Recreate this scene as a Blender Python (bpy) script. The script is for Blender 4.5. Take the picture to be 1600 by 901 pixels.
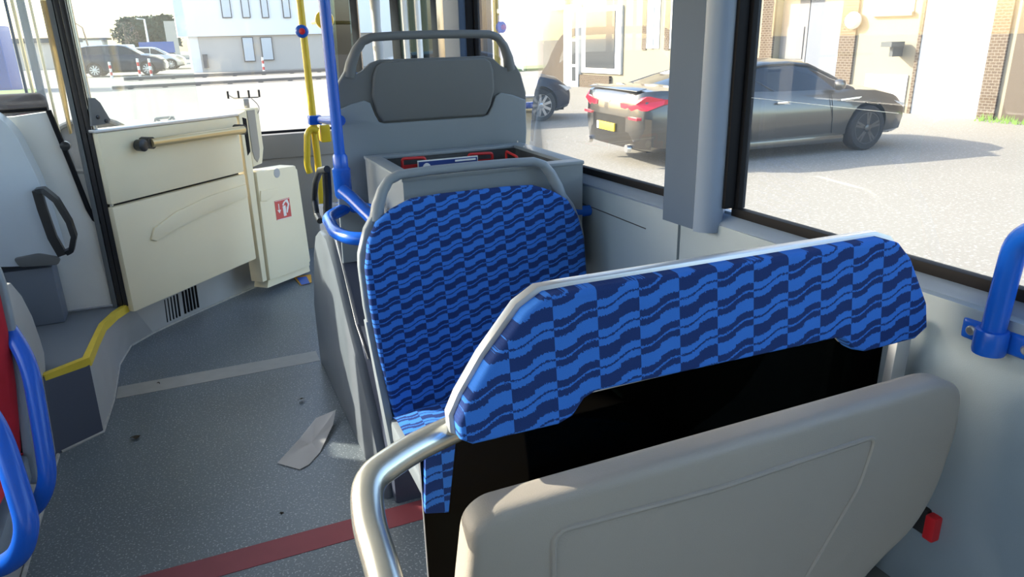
import bpy, bmesh, math, random
from mathutils import Vector, Matrix
random.seed(7)
S = bpy.context.scene
COL = S.collection
for o in list(bpy.data.objects):
    bpy.data.objects.remove(o)

# ------------------------------------------------------------------ camera
# world: X to the bus's right side, Y towards the bus front, Z up, bus floor at z = 0
FPX, CX, CY, CAMZ = 1137.0, 800.0, 450.5, 1.45
PITCH, YAW, ROLL = math.radians(19.3), math.radians(23.2), math.radians(1.41)
D = Vector((math.sin(YAW)*math.cos(PITCH), math.cos(YAW)*math.cos(PITCH), -math.sin(PITCH)))
R0 = Vector((math.cos(YAW), -math.sin(YAW), 0)); U0 = R0.cross(D)
RV = R0*math.cos(ROLL) - U0*math.sin(ROLL); UV = R0*math.sin(ROLL) + U0*math.cos(ROLL)
EYE = Vector((0, 0, CAMZ))
cam = bpy.data.cameras.new('camera'); camo = bpy.data.objects.new('camera', cam); COL.objects.link(camo)
camo.matrix_world = Matrix((
    (RV.x, UV.x, -D.x, EYE.x), (RV.y, UV.y, -D.y, EYE.y), (RV.z, UV.z, -D.z, EYE.z), (0, 0, 0, 1)))
cam.sensor_width = 36; cam.lens = FPX/1600*36; cam.clip_start = .02; cam.clip_end = 500
S.camera = camo

# ------------------------------------------------------------------ sky, sun, exposure
SUN = Vector((1.67, -1.23, -1.0)).normalized()          # the way sunlight travels
wd = bpy.data.worlds.new('sky'); S.world = wd; wd.use_nodes = True
wn = wd.node_tree; wn.nodes.clear()
sky = wn.nodes.new('ShaderNodeTexSky'); sky.sky_type = 'NISHITA'; sky.sun_disc = False
sky.sun_elevation = math.radians(26); sky.sun_rotation = math.atan2(-SUN.x, -SUN.y)
sky.dust_density = 2.0; sky.air_density = 1.0; sky.ozone_density = 1.0
bg = wn.nodes.new('ShaderNodeBackground'); bg.inputs[1].default_value = 0.50
wo = wn.nodes.new('ShaderNodeOutputWorld')
wn.links.new(sky.outputs[0], bg.inputs[0]); wn.links.new(bg.outputs[0], wo.inputs[0])
sl = bpy.data.lights.new('sun', 'SUN'); sl.energy = 9.0; sl.angle = math.radians(.6); sl.color = (1, .90, .74)
so = bpy.data.objects.new('sun', sl); COL.objects.link(so)
so.rotation_euler = SUN.to_track_quat('-Z', 'Y').to_euler(); so.location = (-20, 15, 12)
S.view_settings.view_transform = 'Standard'; S.view_settings.look = 'None'
S.view_settings.gamma = 1; S.view_settings.use_curve_mapping = False
S.view_settings.exposure = 0.50

# ------------------------------------------------------------------ where a line of sight meets a real plane
def ray(x, y): return D + RV*((x-CX)/FPX) - UV*((y-CY)/FPX)
def on(p, P, n):
    v = ray(*p); n = Vector(n); return EYE + v*((Vector(P)-EYE).dot(n)/v.dot(n))
def onx(p, X): return on(p, (X, 0, 0), (1, 0, 0))
def ony(p, Y): return on(p, (0, Y, 0), (0, 1, 0))
def onz(p, Z): return on(p, (0, 0, Z), (0, 0, 1))
def dep(p, d): return EYE + ray(*p)*d

# ------------------------------------------------------------------ materials
MATS = {}
def nd(t, k, **kw):
    n = t.nodes.new(k)
    for a, b in kw.items(): setattr(n, a, b)
    return n
def mth(t, op, a, b=None, c=None):
    n = t.nodes.new('ShaderNodeMath'); n.operation = op
    for i, v in enumerate((a, b, c)):
        if v is None: continue
        if isinstance(v, (int, float)): n.inputs[i].default_value = v
        else: t.links.new(v, n.inputs[i])
    return n.outputs[0]
def mixc(t, fac, a, b):
    n = t.nodes.new('ShaderNodeMix'); n.data_type = 'RGBA'
    for i, v in ((0, fac), (6, a), (7, b)):
        if isinstance(v, (int, float)): n.inputs[i].default_value = v
        elif isinstance(v, tuple): n.inputs[i].default_value = (*v[:3], 1)
        else: t.links.new(v, n.inputs[i])
    return n.outputs[2]
def srgb(r, g, b):
    f = lambda c: (c/255/12.92 if c/255 <= .04045 else ((c/255+.055)/1.055)**2.4)
    return (f(r), f(g), f(b))
def mat(name, col, rough=.5, metal=0., var=0., vscale=8., bump=0., bscale=300., coat=0., spec=.5, emit=None):
    """plain principled surface with procedural colour variation and fine grain"""
    m = bpy.data.materials.new(name); m.use_nodes = True; t = m.node_tree
    p = t.nodes['Principled BSDF']
    p.inputs['Base Color'].default_value = (*col, 1); p.inputs['Roughness'].default_value = rough
    p.inputs['Metallic'].default_value = metal; p.inputs['Specular IOR Level'].default_value = spec
    p.inputs['Coat Weight'].default_value = coat; p.inputs['Coat Roughness'].default_value = .05
    tc = nd(t, 'ShaderNodeTexCoord')
    if var:
        n = nd(t, 'ShaderNodeTexNoise'); n.inputs['Scale'].default_value = vscale; n.inputs['Detail'].default_value = 5
        t.links.new(tc.outputs['Object'], n.inputs['Vector'])
        dk = tuple(c*(1-var) for c in col); lt = tuple(min(1, c*(1+var)) for c in col)
        t.links.new(mixc(t, n.outputs['Fac'], dk, lt), p.inputs['Base Color'])
    if bump:
        n = nd(t, 'ShaderNodeTexNoise'); n.inputs['Scale'].default_value = bscale
        t.links.new(tc.outputs['Object'], n.inputs['Vector'])
        b = nd(t, 'ShaderNodeBump'); b.inputs['Strength'].default_value = bump; b.inputs['Distance'].default_value = .002
        t.links.new(n.outputs['Fac'], b.inputs['Height']); t.links.new(b.outputs[0], p.inputs['Normal'])
    MATS[name] = m
    return m
def speckled(name, base, spot, scale, amount, rough=.6, patch=.25, pscale=1.5, bump=.3, dark=None):
    m = mat(name, base, rough); t = m.node_tree; p = t.nodes['Principled BSDF']
    tc = nd(t, 'ShaderNodeTexCoord')
    n1 = nd(t, 'ShaderNodeTexNoise'); n1.inputs['Scale'].default_value = pscale; n1.inputs['Detail'].default_value = 8
    n2 = nd(t, 'ShaderNodeTexNoise'); n2.inputs['Scale'].default_value = scale; n2.inputs['Detail'].default_value = 2
    for n in (n1, n2): t.links.new(tc.outputs['Object'], n.inputs['Vector'])
    c1 = mixc(t, n1.outputs['Fac'], tuple(c*(1-patch) for c in base), tuple(c*(1+patch) for c in base))
    k = mth(t, 'MULTIPLY', mth(t, 'SUBTRACT', n2.outputs['Fac'], 1-amount), 8.0)
    k = nd(t, 'ShaderNodeClamp'), k
    t.links.new(k[1], k[0].inputs[0])
    c2 = mixc(t, k[0].outputs[0], c1, spot)
    t.links.new(c2, p.inputs['Base Color'])
    if bump:
        b = nd(t, 'ShaderNodeBump'); b.inputs['Strength'].default_value = bump; b.inputs['Distance'].default_value = .001
        t.links.new(n2.outputs['Fac'], b.inputs['Height']); t.links.new(b.outputs[0], p.inputs['Normal'])
    return m
def fabric(name, light, dark, W=.066, P=.0415):
    """woven moquette: pairs of columns, wavy bands offset by half a period from pair to pair (UV in metres)"""
    m = mat(name, light, .9, spec=.15); t = m.node_tree; p = t.nodes['Principled BSDF']
    uvn = nd(t, 'ShaderNodeUVMap'); sx = nd(t, 'ShaderNodeSeparateXYZ'); t.links.new(uvn.outputs[0], sx.inputs[0])
    nz = nd(t, 'ShaderNodeTexNoise'); nz.inputs['Scale'].default_value = 420; nz.inputs['Detail'].default_value = 1
    t.links.new(uvn.outputs[0], nz.inputs['Vector'])
    c = mth(t, 'DIVIDE', sx.outputs[0], W); pi = mth(t, 'FLOOR', c); s = mth(t, 'FRACT', c)
    half = mth(t, 'GREATER_THAN', s, .5)
    ss = nd(t, 'ShaderNodeMapRange', interpolation_type='SMOOTHSTEP')
    ss.inputs[1].default_value = .15; ss.inputs[2].default_value = .85; t.links.new(s, ss.inputs[0])
    v = mth(t, 'DIVIDE', sx.outputs[1], P)
    v = mth(t, 'SUBTRACT', v, mth(t, 'ADD', mth(t, 'MULTIPLY', ss.outputs[0], .30), mth(t, 'MULTIPLY', pi, .40)))
    v = mth(t, 'ADD', v, mth(t, 'MULTIPLY', mth(t, 'SUBTRACT', nz.outputs['Fac'], .5), .16))
    f = mth(t, 'FRACT', mth(t, 'ADD', v, 60.0))
    f2 = mth(t, 'FRACT', mth(t, 'SUBTRACT', mth(t, 'ADD', v, 61.0), mth(t, 'MULTIPLY', half, .10)))
    a = mth(t, 'GREATER_THAN', f2, .45)
    fb = mth(t, 'FRACT', mth(t, 'SUBTRACT', mth(t, 'ADD', v, 61.0), mth(t, 'MULTIPLY', ss.outputs[0], .10)))
    b = mth(t, 'MULTIPLY', mth(t, 'MULTIPLY', mth(t, 'GREATER_THAN', fb, .68), mth(t, 'LESS_THAN', fb, .75)), a)
    k = mth(t, 'SUBTRACT', a, b)
    odd = mth(t, 'FLOORED_MODULO', pi, 2.0)
    k = mth(t, 'ABSOLUTE', mth(t, 'SUBTRACT', k, odd))
    nn = nd(t, 'ShaderNodeTexNoise'); nn.inputs['Scale'].default_value = 900
    t.links.new(uvn.outputs[0], nn.inputs['Vector'])
    base = mixc(t, k, light, dark)
    fin = mixc(t, mth(t, 'MULTIPLY', nn.outputs['Fac'], .5), base, tuple(x*.45 for x in light))
    t.links.new(fin, p.inputs['Base Color'])
    bp = nd(t, 'ShaderNodeBump'); bp.inputs['Strength'].default_value = .5; bp.inputs['Distance'].default_value = .001
    t.links.new(nn.outputs['Fac'], bp.inputs['Height']); t.links.new(bp.outputs[0], p.inputs['Normal'])
    return m
def glass(name, tint=(1, 1, 1), refl=.06, haze=0., hazecol=(1, 1, 1), edge=.7):
    """thin flat pane: see-through, mirror reflection by Fresnel, optional dirt film that scatters light"""
    m = bpy.data.materials.new(name); m.use_nodes = True; t = m.node_tree; t.nodes.clear()
    out = nd(t, 'ShaderNodeOutputMaterial')
    tr = nd(t, 'ShaderNodeBsdfTransparent'); tr.inputs[0].default_value = (*tint, 1)
    gl = nd(t, 'ShaderNodeBsdfGlossy'); gl.inputs['Roughness'].default_value = .015
    lw = nd(t, 'ShaderNodeLayerWeight'); lw.inputs[0].default_value = .12
    mx = nd(t, 'ShaderNodeMixShader'); t.links.new(mth(t, 'ADD', mth(t, 'MULTIPLY', lw.outputs[0], edge), refl), mx.inputs[0])
    t.links.new(tr.outputs[0], mx.inputs[1]); t.links.new(gl.outputs[0], mx.inputs[2])
    last = mx
    if haze:
        tl = nd(t, 'ShaderNodeBsdfTranslucent'); tl.inputs[0].default_value = (*hazecol, 1)
        tc = nd(t, 'ShaderNodeTexCoord'); nz = nd(t, 'ShaderNodeTexNoise'); nz.inputs['Scale'].default_value = 2.2
        nz.inputs['Detail'].default_value = 6; t.links.new(tc.outputs['Object'], nz.inputs['Vector'])
        m2 = nd(t, 'ShaderNodeMixShader')
        t.links.new(mth(t, 'MULTIPLY', mth(t, 'ADD', nz.outputs['Fac'], .5), haze), m2.inputs[0])
        t.links.new(mx.outputs[0], m2.inputs[1]); t.links.new(tl.outputs[0], m2.inputs[2]); last = m2
    t.links.new(last.outputs[0], out.inputs[0]); MATS[name] = m
    return m
def bricks(name, a, b, mortar, scale=4.5):
    m = mat(name, a, .9); t = m.node_tree; p = t.nodes['Principled BSDF']
    uvn = nd(t, 'ShaderNodeUVMap'); br = nd(t, 'ShaderNodeTexBrick')
    br.inputs['Color1'].default_value = (*a, 1); br.inputs['Color2'].default_value = (*b, 1); br.inputs['Mortar'].default_value = (*mortar, 1)
    br.inputs['Scale'].default_value = scale; br.inputs['Mortar Size'].default_value = .03
    t.links.new(uvn.outputs[0], br.inputs['Vector']); t.links.new(br.outputs[0], p.inputs['Base Color'])
    return m

mat('shell_grey', (.22, .255, .285), .40, var=.04, bump=.25, bscale=900)
mat('shell_dark', (.135, .145, .15), .5, var=.06, bump=.3, bscale=900)
mat('panel_grey', (.26, .32, .365), .5, var=.04, bump=.2, bscale=700)
mat('pillar_grey', (.065, .10, .16), .55, var=.03, spec=.25)
mat('pillar_trim', (.20, .26, .36), .3, var=.03)
mat('sill_grey', (.36, .45, .58), .3, var=.03)
mat('cab_beige', (.88, .79, .56), .48, var=.05, vscale=3, bump=.15, bscale=700)
mat('cab_grey', (.82, .82, .79), .28, var=.05, vscale=3)
mat('seat_shell_blue', (.54, .61, .67), .38, var=.04)
mat('driver_cloth', (.008, .012, .03), .9)
mat('seat_navy_grey', (.16, .19, .24), .45, var=.05)
mat('bench_plastic', (.325, .295, .255), .42, var=.07, vscale=5, bump=.25, bscale=800)
mat('rubber', (.012, .012, .014), .6, spec=.12)
mat('black_plastic', (.02, .022, .025), .35)
mat('black_post', (.025, .025, .028), .22)
mat('blue_paint', (.008, .105, .56), .25)
mat('yellow_paint', (.72, .50, .02), .3, coat=.3)
mat('yellow_step', (.74, .56, .05), .5, var=.12, vscale=20)
mat('brass', (.62, .50, .27), .3, metal=.6)
mat('steel', (.62, .62, .56), .25, metal=.85, var=.05, vscale=15)
mat('alloy_trim', (.55, .57, .60), .35, metal=.6)
mat('red_paint', (.52, .02, .02), .4)
mat('red_button', (.65, .02, .03), .35)
mat('sticker_red', (.62, .09, .08), .5)
mat('white_print', (.85, .83, .78), .5)
mat('navy_print', (.02, .05, .22), .4)
mat('bolt', (.55, .55, .55), .3, metal=.8)
mat('paper', (.74, .75, .77), .8, var=.06, vscale=10)
mat('leaf_brown', (.05, .04, .025), .8)
mat('card_orange', (.75, .38, .04), .5); mat('card_blue', (.03, .12, .5), .4)
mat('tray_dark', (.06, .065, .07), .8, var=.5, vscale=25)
mat('ceiling_white', (.80, .80, .78), .6)
mat('front_grey', (.24, .225, .205), .5, var=.05)
mat('cheek_grey', (.34, .32, .275), .5, var=.04)
mat('wall_plain', (.42, .44, .45), .5, var=.03)
mat('curtain_beige', (.48, .41, .27), .8, var=.1, vscale=60)
mat('tape_grey', (.36, .36, .34), .6, var=.12, vscale=20)
mat('tape_red', (.26, .055, .07), .6, var=.15, vscale=12)
mat('sealant', (.42, .42, .40), .7, var=.3, vscale=40)
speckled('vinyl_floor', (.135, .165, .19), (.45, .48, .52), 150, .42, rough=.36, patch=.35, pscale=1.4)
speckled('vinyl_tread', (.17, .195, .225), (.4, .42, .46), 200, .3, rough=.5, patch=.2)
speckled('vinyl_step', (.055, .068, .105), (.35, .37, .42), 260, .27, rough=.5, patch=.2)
mat('arch_grey', (.42, .43, .43), .45, var=.14, vscale=6)
mat('pedestal_grey', (.13, .15, .175), .4, var=.3, vscale=5)
fabric('moquette', (.045, .20, .70), (.014, .022, .10))
mat('moquette_red', (.42, .012, .025), .9, var=.25, vscale=14, bump=.4, bscale=500)
glass('glass_clear', (.96, .985, .98), .05, haze=.035)
glass('glass_screen', (.97, .985, .98), .03, haze=.032)
glass('glass_cab', (.90, .95, .95), .06, haze=.012)
glass('glass_door', (.085, .15, .145), .10, haze=.006)
glass('glass_black', (.03, .04, .036), .008, edge=.2)

# ------------------------------------------------------------------ mesh helpers
OFF = {}
def link(name, me, m, parent):
    o = bpy.data.objects.new(name, me); COL.objects.link(o)
    if m is not None: me.materials.append(MATS[m])
    if parent is not None:
        o.parent = parent; OFF[o] = OFF[parent]
    else: OFF[o] = Vector((0, 0, 0))
    return o
def finish(name, bm, m, parent=None, smooth=False, uv=None):
    """links a bmesh built in world coordinates as ONE object"""
    off = OFF[parent] if parent is not None else Vector((0, 0, 0))
    bmesh.ops.recalc_face_normals(bm, faces=bm.faces)
    if uv is not None:
        L = bm.loops.layers.uv.new('UVMap')
        for f in bm.faces:
            for l in f.loops: l[L].uv = uv(l.vert.co, f.normal)
    bmesh.ops.translate(bm, verts=bm.verts, vec=-off)
    if smooth:
        for f in bm.faces: f.smooth = True
    me = bpy.data.meshes.new(name); bm.to_mesh(me); bm.free()
    o = link(name, me, m, parent)
    if smooth == 'auto':
        me.set_sharp_from_angle(angle=math.radians(38))
    return o
def thing(name, loc, label=None, cat=None, group=None, kind=None, rotz=0):
    o = bpy.data.objects.new(name, None); COL.objects.link(o); o.location = loc; o.rotation_euler = (0, 0, rotz)
    o.empty_display_size = .1
    OFF[o] = Vector(loc)
    return tag(o, label, cat, group, kind)
def tag(o, label=None, cat=None, group=None, kind=None):
    if label: o['label'] = label
    if cat: o['category'] = cat
    if group: o['group'] = group
    if kind: o['kind'] = kind
    return o
def add_box(bm, a, b):
    v = [bm.verts.new((x, y, z)) for z in (a[2], b[2]) for y in (a[1], b[1]) for x in (a[0], b[0])]
    for i in ((0, 2, 3, 1), (4, 5, 7, 6), (0, 1, 5, 4), (2, 6, 7, 3), (0, 4, 6, 2), (1, 3, 7, 5)):
        bm.faces.new([v[j] for j in i])
    return v
def bev(bm, w, seg=2):
    bmesh.ops.bevel(bm, geom=list(bm.edges), offset=w, segments=seg, profile=.6, affect='EDGES', clamp_overlap=True)
def box(name, a, b, m, parent=None, bevel=0, uv=None, seg=2):
    bm = bmesh.new()
    a, b = [min(p, q) for p, q in zip(a, b)], [max(p, q) for p, q in zip(a, b)]
    add_box(bm, a, b)
    if bevel: bev(bm, bevel, seg)
    return finish(name, bm, m, parent, smooth='auto' if bevel else False, uv=uv)
def prism(name, poly, vec, m, parent=None, bevel=0, seg=2, uv=None):
    """a plane outline given thickness along vec"""
    bm = bmesh.new(); vec = Vector(vec)
    lo = [bm.verts.new(Vector(p)) for p in poly]; hi = [bm.verts.new(Vector(p)+vec) for p in poly]
    n = len(poly)
    bm.faces.new(lo); bm.faces.new(hi[::-1])
    for i in range(n): bm.faces.new((lo[i], hi[i], hi[(i+1) % n], lo[(i+1) % n]))
    if bevel:
        bmesh.ops.recalc_face_normals(bm, faces=bm.faces)
        ed = [e for e in bm.edges if any(len(f.verts) > 4 or f in () for f in e.link_faces)] if n > 4 else list(bm.edges)
        bmesh.ops.bevel(bm, geom=ed, offset=bevel, segments=seg, profile=.6, affect='EDGES', clamp_overlap=True)
    return finish(name, bm, m, parent, smooth='auto', uv=uv)
def rounded(pts, r, n=5, closed=True):
    """round the corners of a polyline"""
    pts = [Vector(p) for p in pts]; out = []; k = len(pts)
    for i, p in enumerate(pts):
        if not closed and i in (0, k-1): out.append(p); continue
        a, b = pts[(i-1) % k], pts[(i+1) % k]
        rr = r[i] if isinstance(r, (list, tuple)) else r
        d1, d2 = a-p, b-p
        q = min(rr, d1.length*.48, d2.length*.48)
        s, e = p+d1.normalized()*q, p+d2.normalized()*q
        for j in range(n+1):
            t = j/n; out.append(s*(1-t)**2 + p*(2*t*(1-t)) + e*t*t)
    return out
def tube(name, pts, r, m, parent=None, n=12, closed=False):
    bm = bmesh.new(); pts = [Vector(p) for p in pts]; k = len(pts); rings = []; up = None
    for i, p in enumerate(pts):
        a = pts[(i-1) % k] if (closed or i > 0) else p; b = pts[(i+1) % k] if (closed or i < k-1) else p
        t = (b-a).normalized()
        if up is None:
            up = t.orthogonal().normalized()
        up = (up - t*up.dot(t)).normalized(); w = t.cross(up)
        rr = r[i] if isinstance(r, (list, tuple)) else r
        rings.append([bm.verts.new(p + up*math.cos(2*math.pi*j/n)*rr + w*math.sin(2*math.pi*j/n)*rr) for j in range(n)])
    for i in range(k if closed else k-1):
        A, B = rings[i], rings[(i+1) % k]
        for j in range(n): bm.faces.new((A[j], A[(j+1) % n], B[(j+1) % n], B[j]))
    if not closed: bm.faces.new(rings[0][::-1]); bm.faces.new(rings[-1])
    return finish(name, bm, m, parent, smooth='auto')
def lathe(name, prof, axis_o, axis_d, m, parent=None, n=24, smooth='auto'):
    """profile of (radius, along) turned about an axis"""
    bm = bmesh.new(); d = Vector(axis_d).normalized(); u = d.orthogonal().normalized(); w = d.cross(u); o = Vector(axis_o)
    rings = []
    for r, h in prof:
        rings.append([bm.verts.new(o + d*h + (u*math.cos(2*math.pi*j/n) + w*math.sin(2*math.pi*j/n))*max(r, 1e-4)) for j in range(n)])
    for A, B in zip(rings, rings[1:]):
        for j in range(n): bm.faces.new((A[j], A[(j+1) % n], B[(j+1) % n], B[j]))
    bm.faces.new(rings[0][::-1]); bm.faces.new(rings[-1])
    return finish(name, bm, m, parent, smooth=smooth)
def sheet(name, grid, m, parent=None, thick=0., uv=None, smooth=True):
    """quad surface from rows of points, optionally solid"""
    bm = bmesh.new(); V = [[bm.verts.new(Vector(p)) for p in row] for row in grid]
    for i in range(len(V)-1):
        for j in range(len(V[0])-1): bm.faces.new((V[i][j], V[i][j+1], V[i+1][j+1], V[i+1][j]))
    if thick: bmesh.ops.solidify(bm, geom=list(bm.faces), thickness=thick)
    return finish(name, bm, m, parent, smooth='auto' if smooth else False, uv=uv)
def uv_xz(co, n): return (co.x, co.z) if abs(n.z) < .8 else (co.x, co.y)
def ring_of(outline, inner, vec, name, m, parent=None):
    """frame between two outlines with the same number of points"""
    bm = bmesh.new(); vec = Vector(vec); k = len(outline)
    A = [bm.verts.new(Vector(p)) for p in outline]; B = [bm.verts.new(Vector(p)) for p in inner]
    A2 = [bm.verts.new(Vector(p)+vec) for p in outline]; B2 = [bm.verts.new(Vector(p)+vec) for p in inner]
    for i in range(k):
        j = (i+1) % k
        bm.faces.new((A[i], A[j], B[j], B[i])); bm.faces.new((A2[i], B2[i], B2[j], A2[j]))
        bm.faces.new((A[i], A2[i], A2[j], A[j])); bm.faces.new((B[i], B[j], B2[j], B2[i]))
    return finish(name, bm, m, parent, smooth='auto')
# ================================================================== the bus as a room
GZ = -.36                                                # yard level below the bus floor
XL = -1.32
def xw(y): return 1.129 + (2.1-min(max(y, .3), 3.3))*.05  # right wall, inner face
def W(s, z, d=0.): return Vector((xw(s)-d, s, z))         # s along the wall, d inwards
def wall_box(name, s0, s1, z0, z1, d0, d1, m, parent, bevel=0):
    bm = bmesh.new(); v = []
    for z in (z0, z1):
        for d in (d0, d1):
            for s in (s0, s1): v.append(bm.verts.new(W(s, z, d)))
    for i in ((0, 2, 3, 1), (4, 5, 7, 6), (0, 1, 5, 4), (2, 6, 7, 3), (0, 4, 6, 2), (1, 3, 7, 5)): bm.faces.new([v[j] for j in i])
    if bevel: bmesh.ops.recalc_face_normals(bm, faces=bm.faces); bev(bm, bevel)
    return finish(name, bm, m, parent, smooth='auto' if bevel else False)

# floor with its strips
fl = thing('floor', (0, 0, 0), 'dark speckled vinyl aisle floor of the bus', None, None, 'structure')
box('vinyl', (XL, -2.9, -.12), (1.22, 5.3, 0), 'vinyl_floor', fl)
def strip(name, pts, m):
    P = [onz(p, 0.0) for p in pts]; bm = bmesh.new(); v = [bm.verts.new((p.x, p.y, .0015)) for p in P]
    bm.faces.new(v); r = bmesh.ops.extrude_face_region(bm, geom=list(bm.faces))
    bmesh.ops.translate(bm, verts=[e for e in r['geom'] if isinstance(e, bmesh.types.BMVert)], vec=(0, 0, .0015))
    return finish(name, bm, m, fl)
box('tape_strip', (-.47, 3.275, 0), (.40, 3.40, .0012), 'tape_grey', fl)
box('tape_strip', (-.62, 1.905, 0), (1.0, 2.005, .0015), 'tape_red', fl)

# right wall below the windows
wr = thing('wall_right', (1.15, 1.5, 0), 'grey plastic lined lower side wall of the bus under the side windows', None, None, 'structure')
SE = on((1060, 370), (1.129+2.1*.05, 0, 0), (1, .05, 0)).y
for (a, b) in ((SE+.004, 3.32), (-1.6, SE-.004), (-2.9, -1.608)):
    n = max(1, int(abs(b-a)/.6)); 
    wall_box('wall_panel', a, b, 0, .992, 0, -.06, 'panel_grey', wr, .006)
wall_box('outer_skin', -2.9, .3, -.3, 1.01, -.062, -.08, 'wall_plain', wr); wall_box('outer_skin', .3, 3.3, -.3, 1.01, -.062, -.08, 'wall_plain', wr)
def groove(s0, z0, s1, z1):
    a, b = W(s0, z0, .0004), W(s1, z1, .0004)
    tube('groove', [a, b], .0016, 'black_plastic', wr, n=6)
groove(2.12, .925, 1.70, .915); 
groove(1.47, .915, .30, .90); groove(1.47, .915, 1.47, .2)
groove(.9, .875, .3, .868)
for a, b in ((1.6, 3.2), (.3, 1.43), (-2.9, .3)):              # sloping sill ledge under the panes
    g = [[W(s, z, d) for s in (a, b)] for z, d in ((.986, .003), (.992, .004), (.998, .000), (1.012, -.034))]
    sheet('sill_ledge', g, 'sill_grey', wr, thick=.003)
# pillars of the right wall
def pillar(s0, s1, name='pillar', d=.035):
    mid = s0-(s0-s1)*.70
    for nm, m_, prof in (('pillar_face', 'pillar_grey', [(s0, -.06), (s0, d-.01), (s0-.012, d), (mid, d), (mid, -.06)]),
                         ('pillar_trim', 'pillar_trim', [(mid-.001, -.06), (mid-.001, d+.002), (mid-.012, d+.010), (s1+.045, d+.011), (s1+.025, d+.006), (s1+.012, d-.006), (s1+.004, d-.02), (s1+.002, d-.04), (mid-.001, -.06)])):
        bm = bmesh.new(); lo = [bm.verts.new(W(s, .972, q)) for s, q in prof]; hi = [bm.verts.new(W(s, 2.24, q)) for s, q in prof]
        bm.faces.new(lo); bm.faces.new(hi[::-1]); k = len(prof)
        for i in range(k): bm.faces.new((lo[i], hi[i], hi[(i+1) % k], lo[(i+1) % k]))
        finish(nm, bm, m_, wr, smooth='auto')
pillar(1.592, 1.398)
pillar(-.45, -.65); pillar(-2.2, -2.4)
# windows in the right wall: rubber + pane
def side_window(name, s0, s1, label, z0=1.010, z1=2.05):
    w = thing(name, W((s0+s1)/2, z0, -.03), label, None, None, 'structure')
    t = .022
    wall_box('rubber_seal', s1-.012, s1, z0+t, z1-t, -.001, -.031, 'rubber', w, .004)
    for (a, b, c, d_) in ((s0, s1, z0, z0+t), (s0, s1, z1-t, z1), (s0, s0+t if s1 > s0 else s0-t, z0+t, z1-t), (s1-t if s1 > s0 else s1+t, s1, z0+t, z1-t)):
        wall_box('rubber_seal', a, b, c, d_, -.032, -.055, 'rubber', w, .003)
    bm = bmesh.new()
    v = [bm.verts.new(W(s, z, -.046)) for s, z in ((s0+t/2, z0+t/2), (s1-t/2, z0+t/2), (s1-t/2, z1-t/2), (s0+t/2, z1-t/2))]
    bm.faces.new(v); finish('pane', bm, 'glass_clear', w)
    return w
S0 = onx((727, 60), xw(3.0)).y
w1 = side_window('window_1', 1.57, S0, 'side window pane ahead of the grey pillar')
w2 = side_window('window_2', -.47, 1.402, 'large side window pane behind the grey pillar')
side_window('window_3', -2.22, -.63, 'side window further back along the bus')
wall_box('rear_quarter', -2.9, -2.3, 1.0, 2.05, -.01, -.06, 'panel_grey', wr)
# maker's marking printed on the corner of the pane
for i in range(6):
    q = Vector(on((1139, 306+i*2.6), (xw(1.3)+.05, 1.3, 0), (1, .05, 0))); wd_ = .010 if i % 2 else .015
    tube('glass_mark', [q, q+Vector((0, -wd_, 0))], .0005, 'rubber', w2, n=4)
# the seal's drip scratch: thin bright line along the pane
# cornice above the panes
wall_box('wall_band', -2.9, .3, 2.04, 2.26, .0, -.08, 'wall_plain', wr); wall_box('wall_band', .3, 3.3, 2.04, 2.26, .0, -.08, 'wall_plain', wr)

# pillar between the side window and the front door
dp = thing('wall_doorpost', W(S0+.15, 0), 'grey and black post at the front door', None, None, 'structure')
wall_box('post_cover', S0-.004, S0+.17, 0, 2.24, .03, -.06, 'pillar_grey', dp, .012)
wall_box('post_edge', S0+.172, S0+.27, 0, 2.24, .02, -.06, 'black_post', dp, .008)

# left wall, ceiling, rear, front
wl = thing('wall_left', (XL, 0, 0), 'left side wall of the bus with large windows', None, None, 'structure')
box('wall_panel', (XL-.07, -2.9, -.3), (XL, 3.59, 1.02), 'panel_grey', wl); box('wall_panel', (XL-.07, 3.59, -.3), (XL, 5.25, .97), 'panel_grey', wl)
box('wall_band', (XL-.07, -2.9, 2.0), (XL, 5.25, 2.26), 'wall_plain', wl)
for y in (3.45, .75, -1.0): box('pillar', (XL-.06, y, 1.02), (XL+.01, y+.14, 2.0), 'pillar_grey', wl, .01)
for i, (a, b) in enumerate(((3.6, 5.2), (.9, 3.44), (-.85, .74), (-2.2, -1.01))):
    w = thing('window_%d' % (i+5), (XL, (a+b)/2, 1.02), ('driver side window', 'left side window beside the red seat', 'left side window beside the camera', 'rear left side window')[i], None, None, 'structure')
    zw = .97 if i == 0 else 1.02
    bm = bmesh.new(); bm.faces.new([bm.verts.new(p) for p in ((XL-.03, a, zw), (XL-.03, b, zw), (XL-.03, b, 2.0), (XL-.03, a, 2.0))])
    finish('pane', bm, 'glass_clear', w)
tag(box('ceiling', (XL, -2.9, 2.25), (1.22, 5.1, 2.33), 'ceiling_white'), 'pale ceiling of the bus', None, None, 'structure')
wb = thing('wall_rear', (0, -2.9, 0), 'rear end wall of the bus', None, None, 'structure')
box('wall_panel', (XL-.07, -3.0, 0), (1.3, -2.9, 2.33), 'panel_grey', wb); box('rear_quarter', (XL-.07, -2.9, 1.02), (XL, -2.2, 2.0), 'panel_grey', wl)  # rear closed off without windows, nearer than the bus end, to cut light
FY = 5.3
wf = thing('wall_front', (0, FY, 0), 'grey front wall of the bus under the windscreen', None, None, 'structure')
zt = ony((450, 208), FY).z; zb_ = ony((450, 246), FY).z
box('wall_panel', (.1, FY, -.1), (1.12, FY+.1, zb_), 'front_grey', wf, .008)
box('dash_band', (.1, FY-.02, zb_), (1.12, FY+.12, zt), 'front_grey', wf, .012)
box('wall_panel', (XL, FY, -.1), (.1, FY+.1, zt-.03), 'panel_grey', wf)
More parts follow.
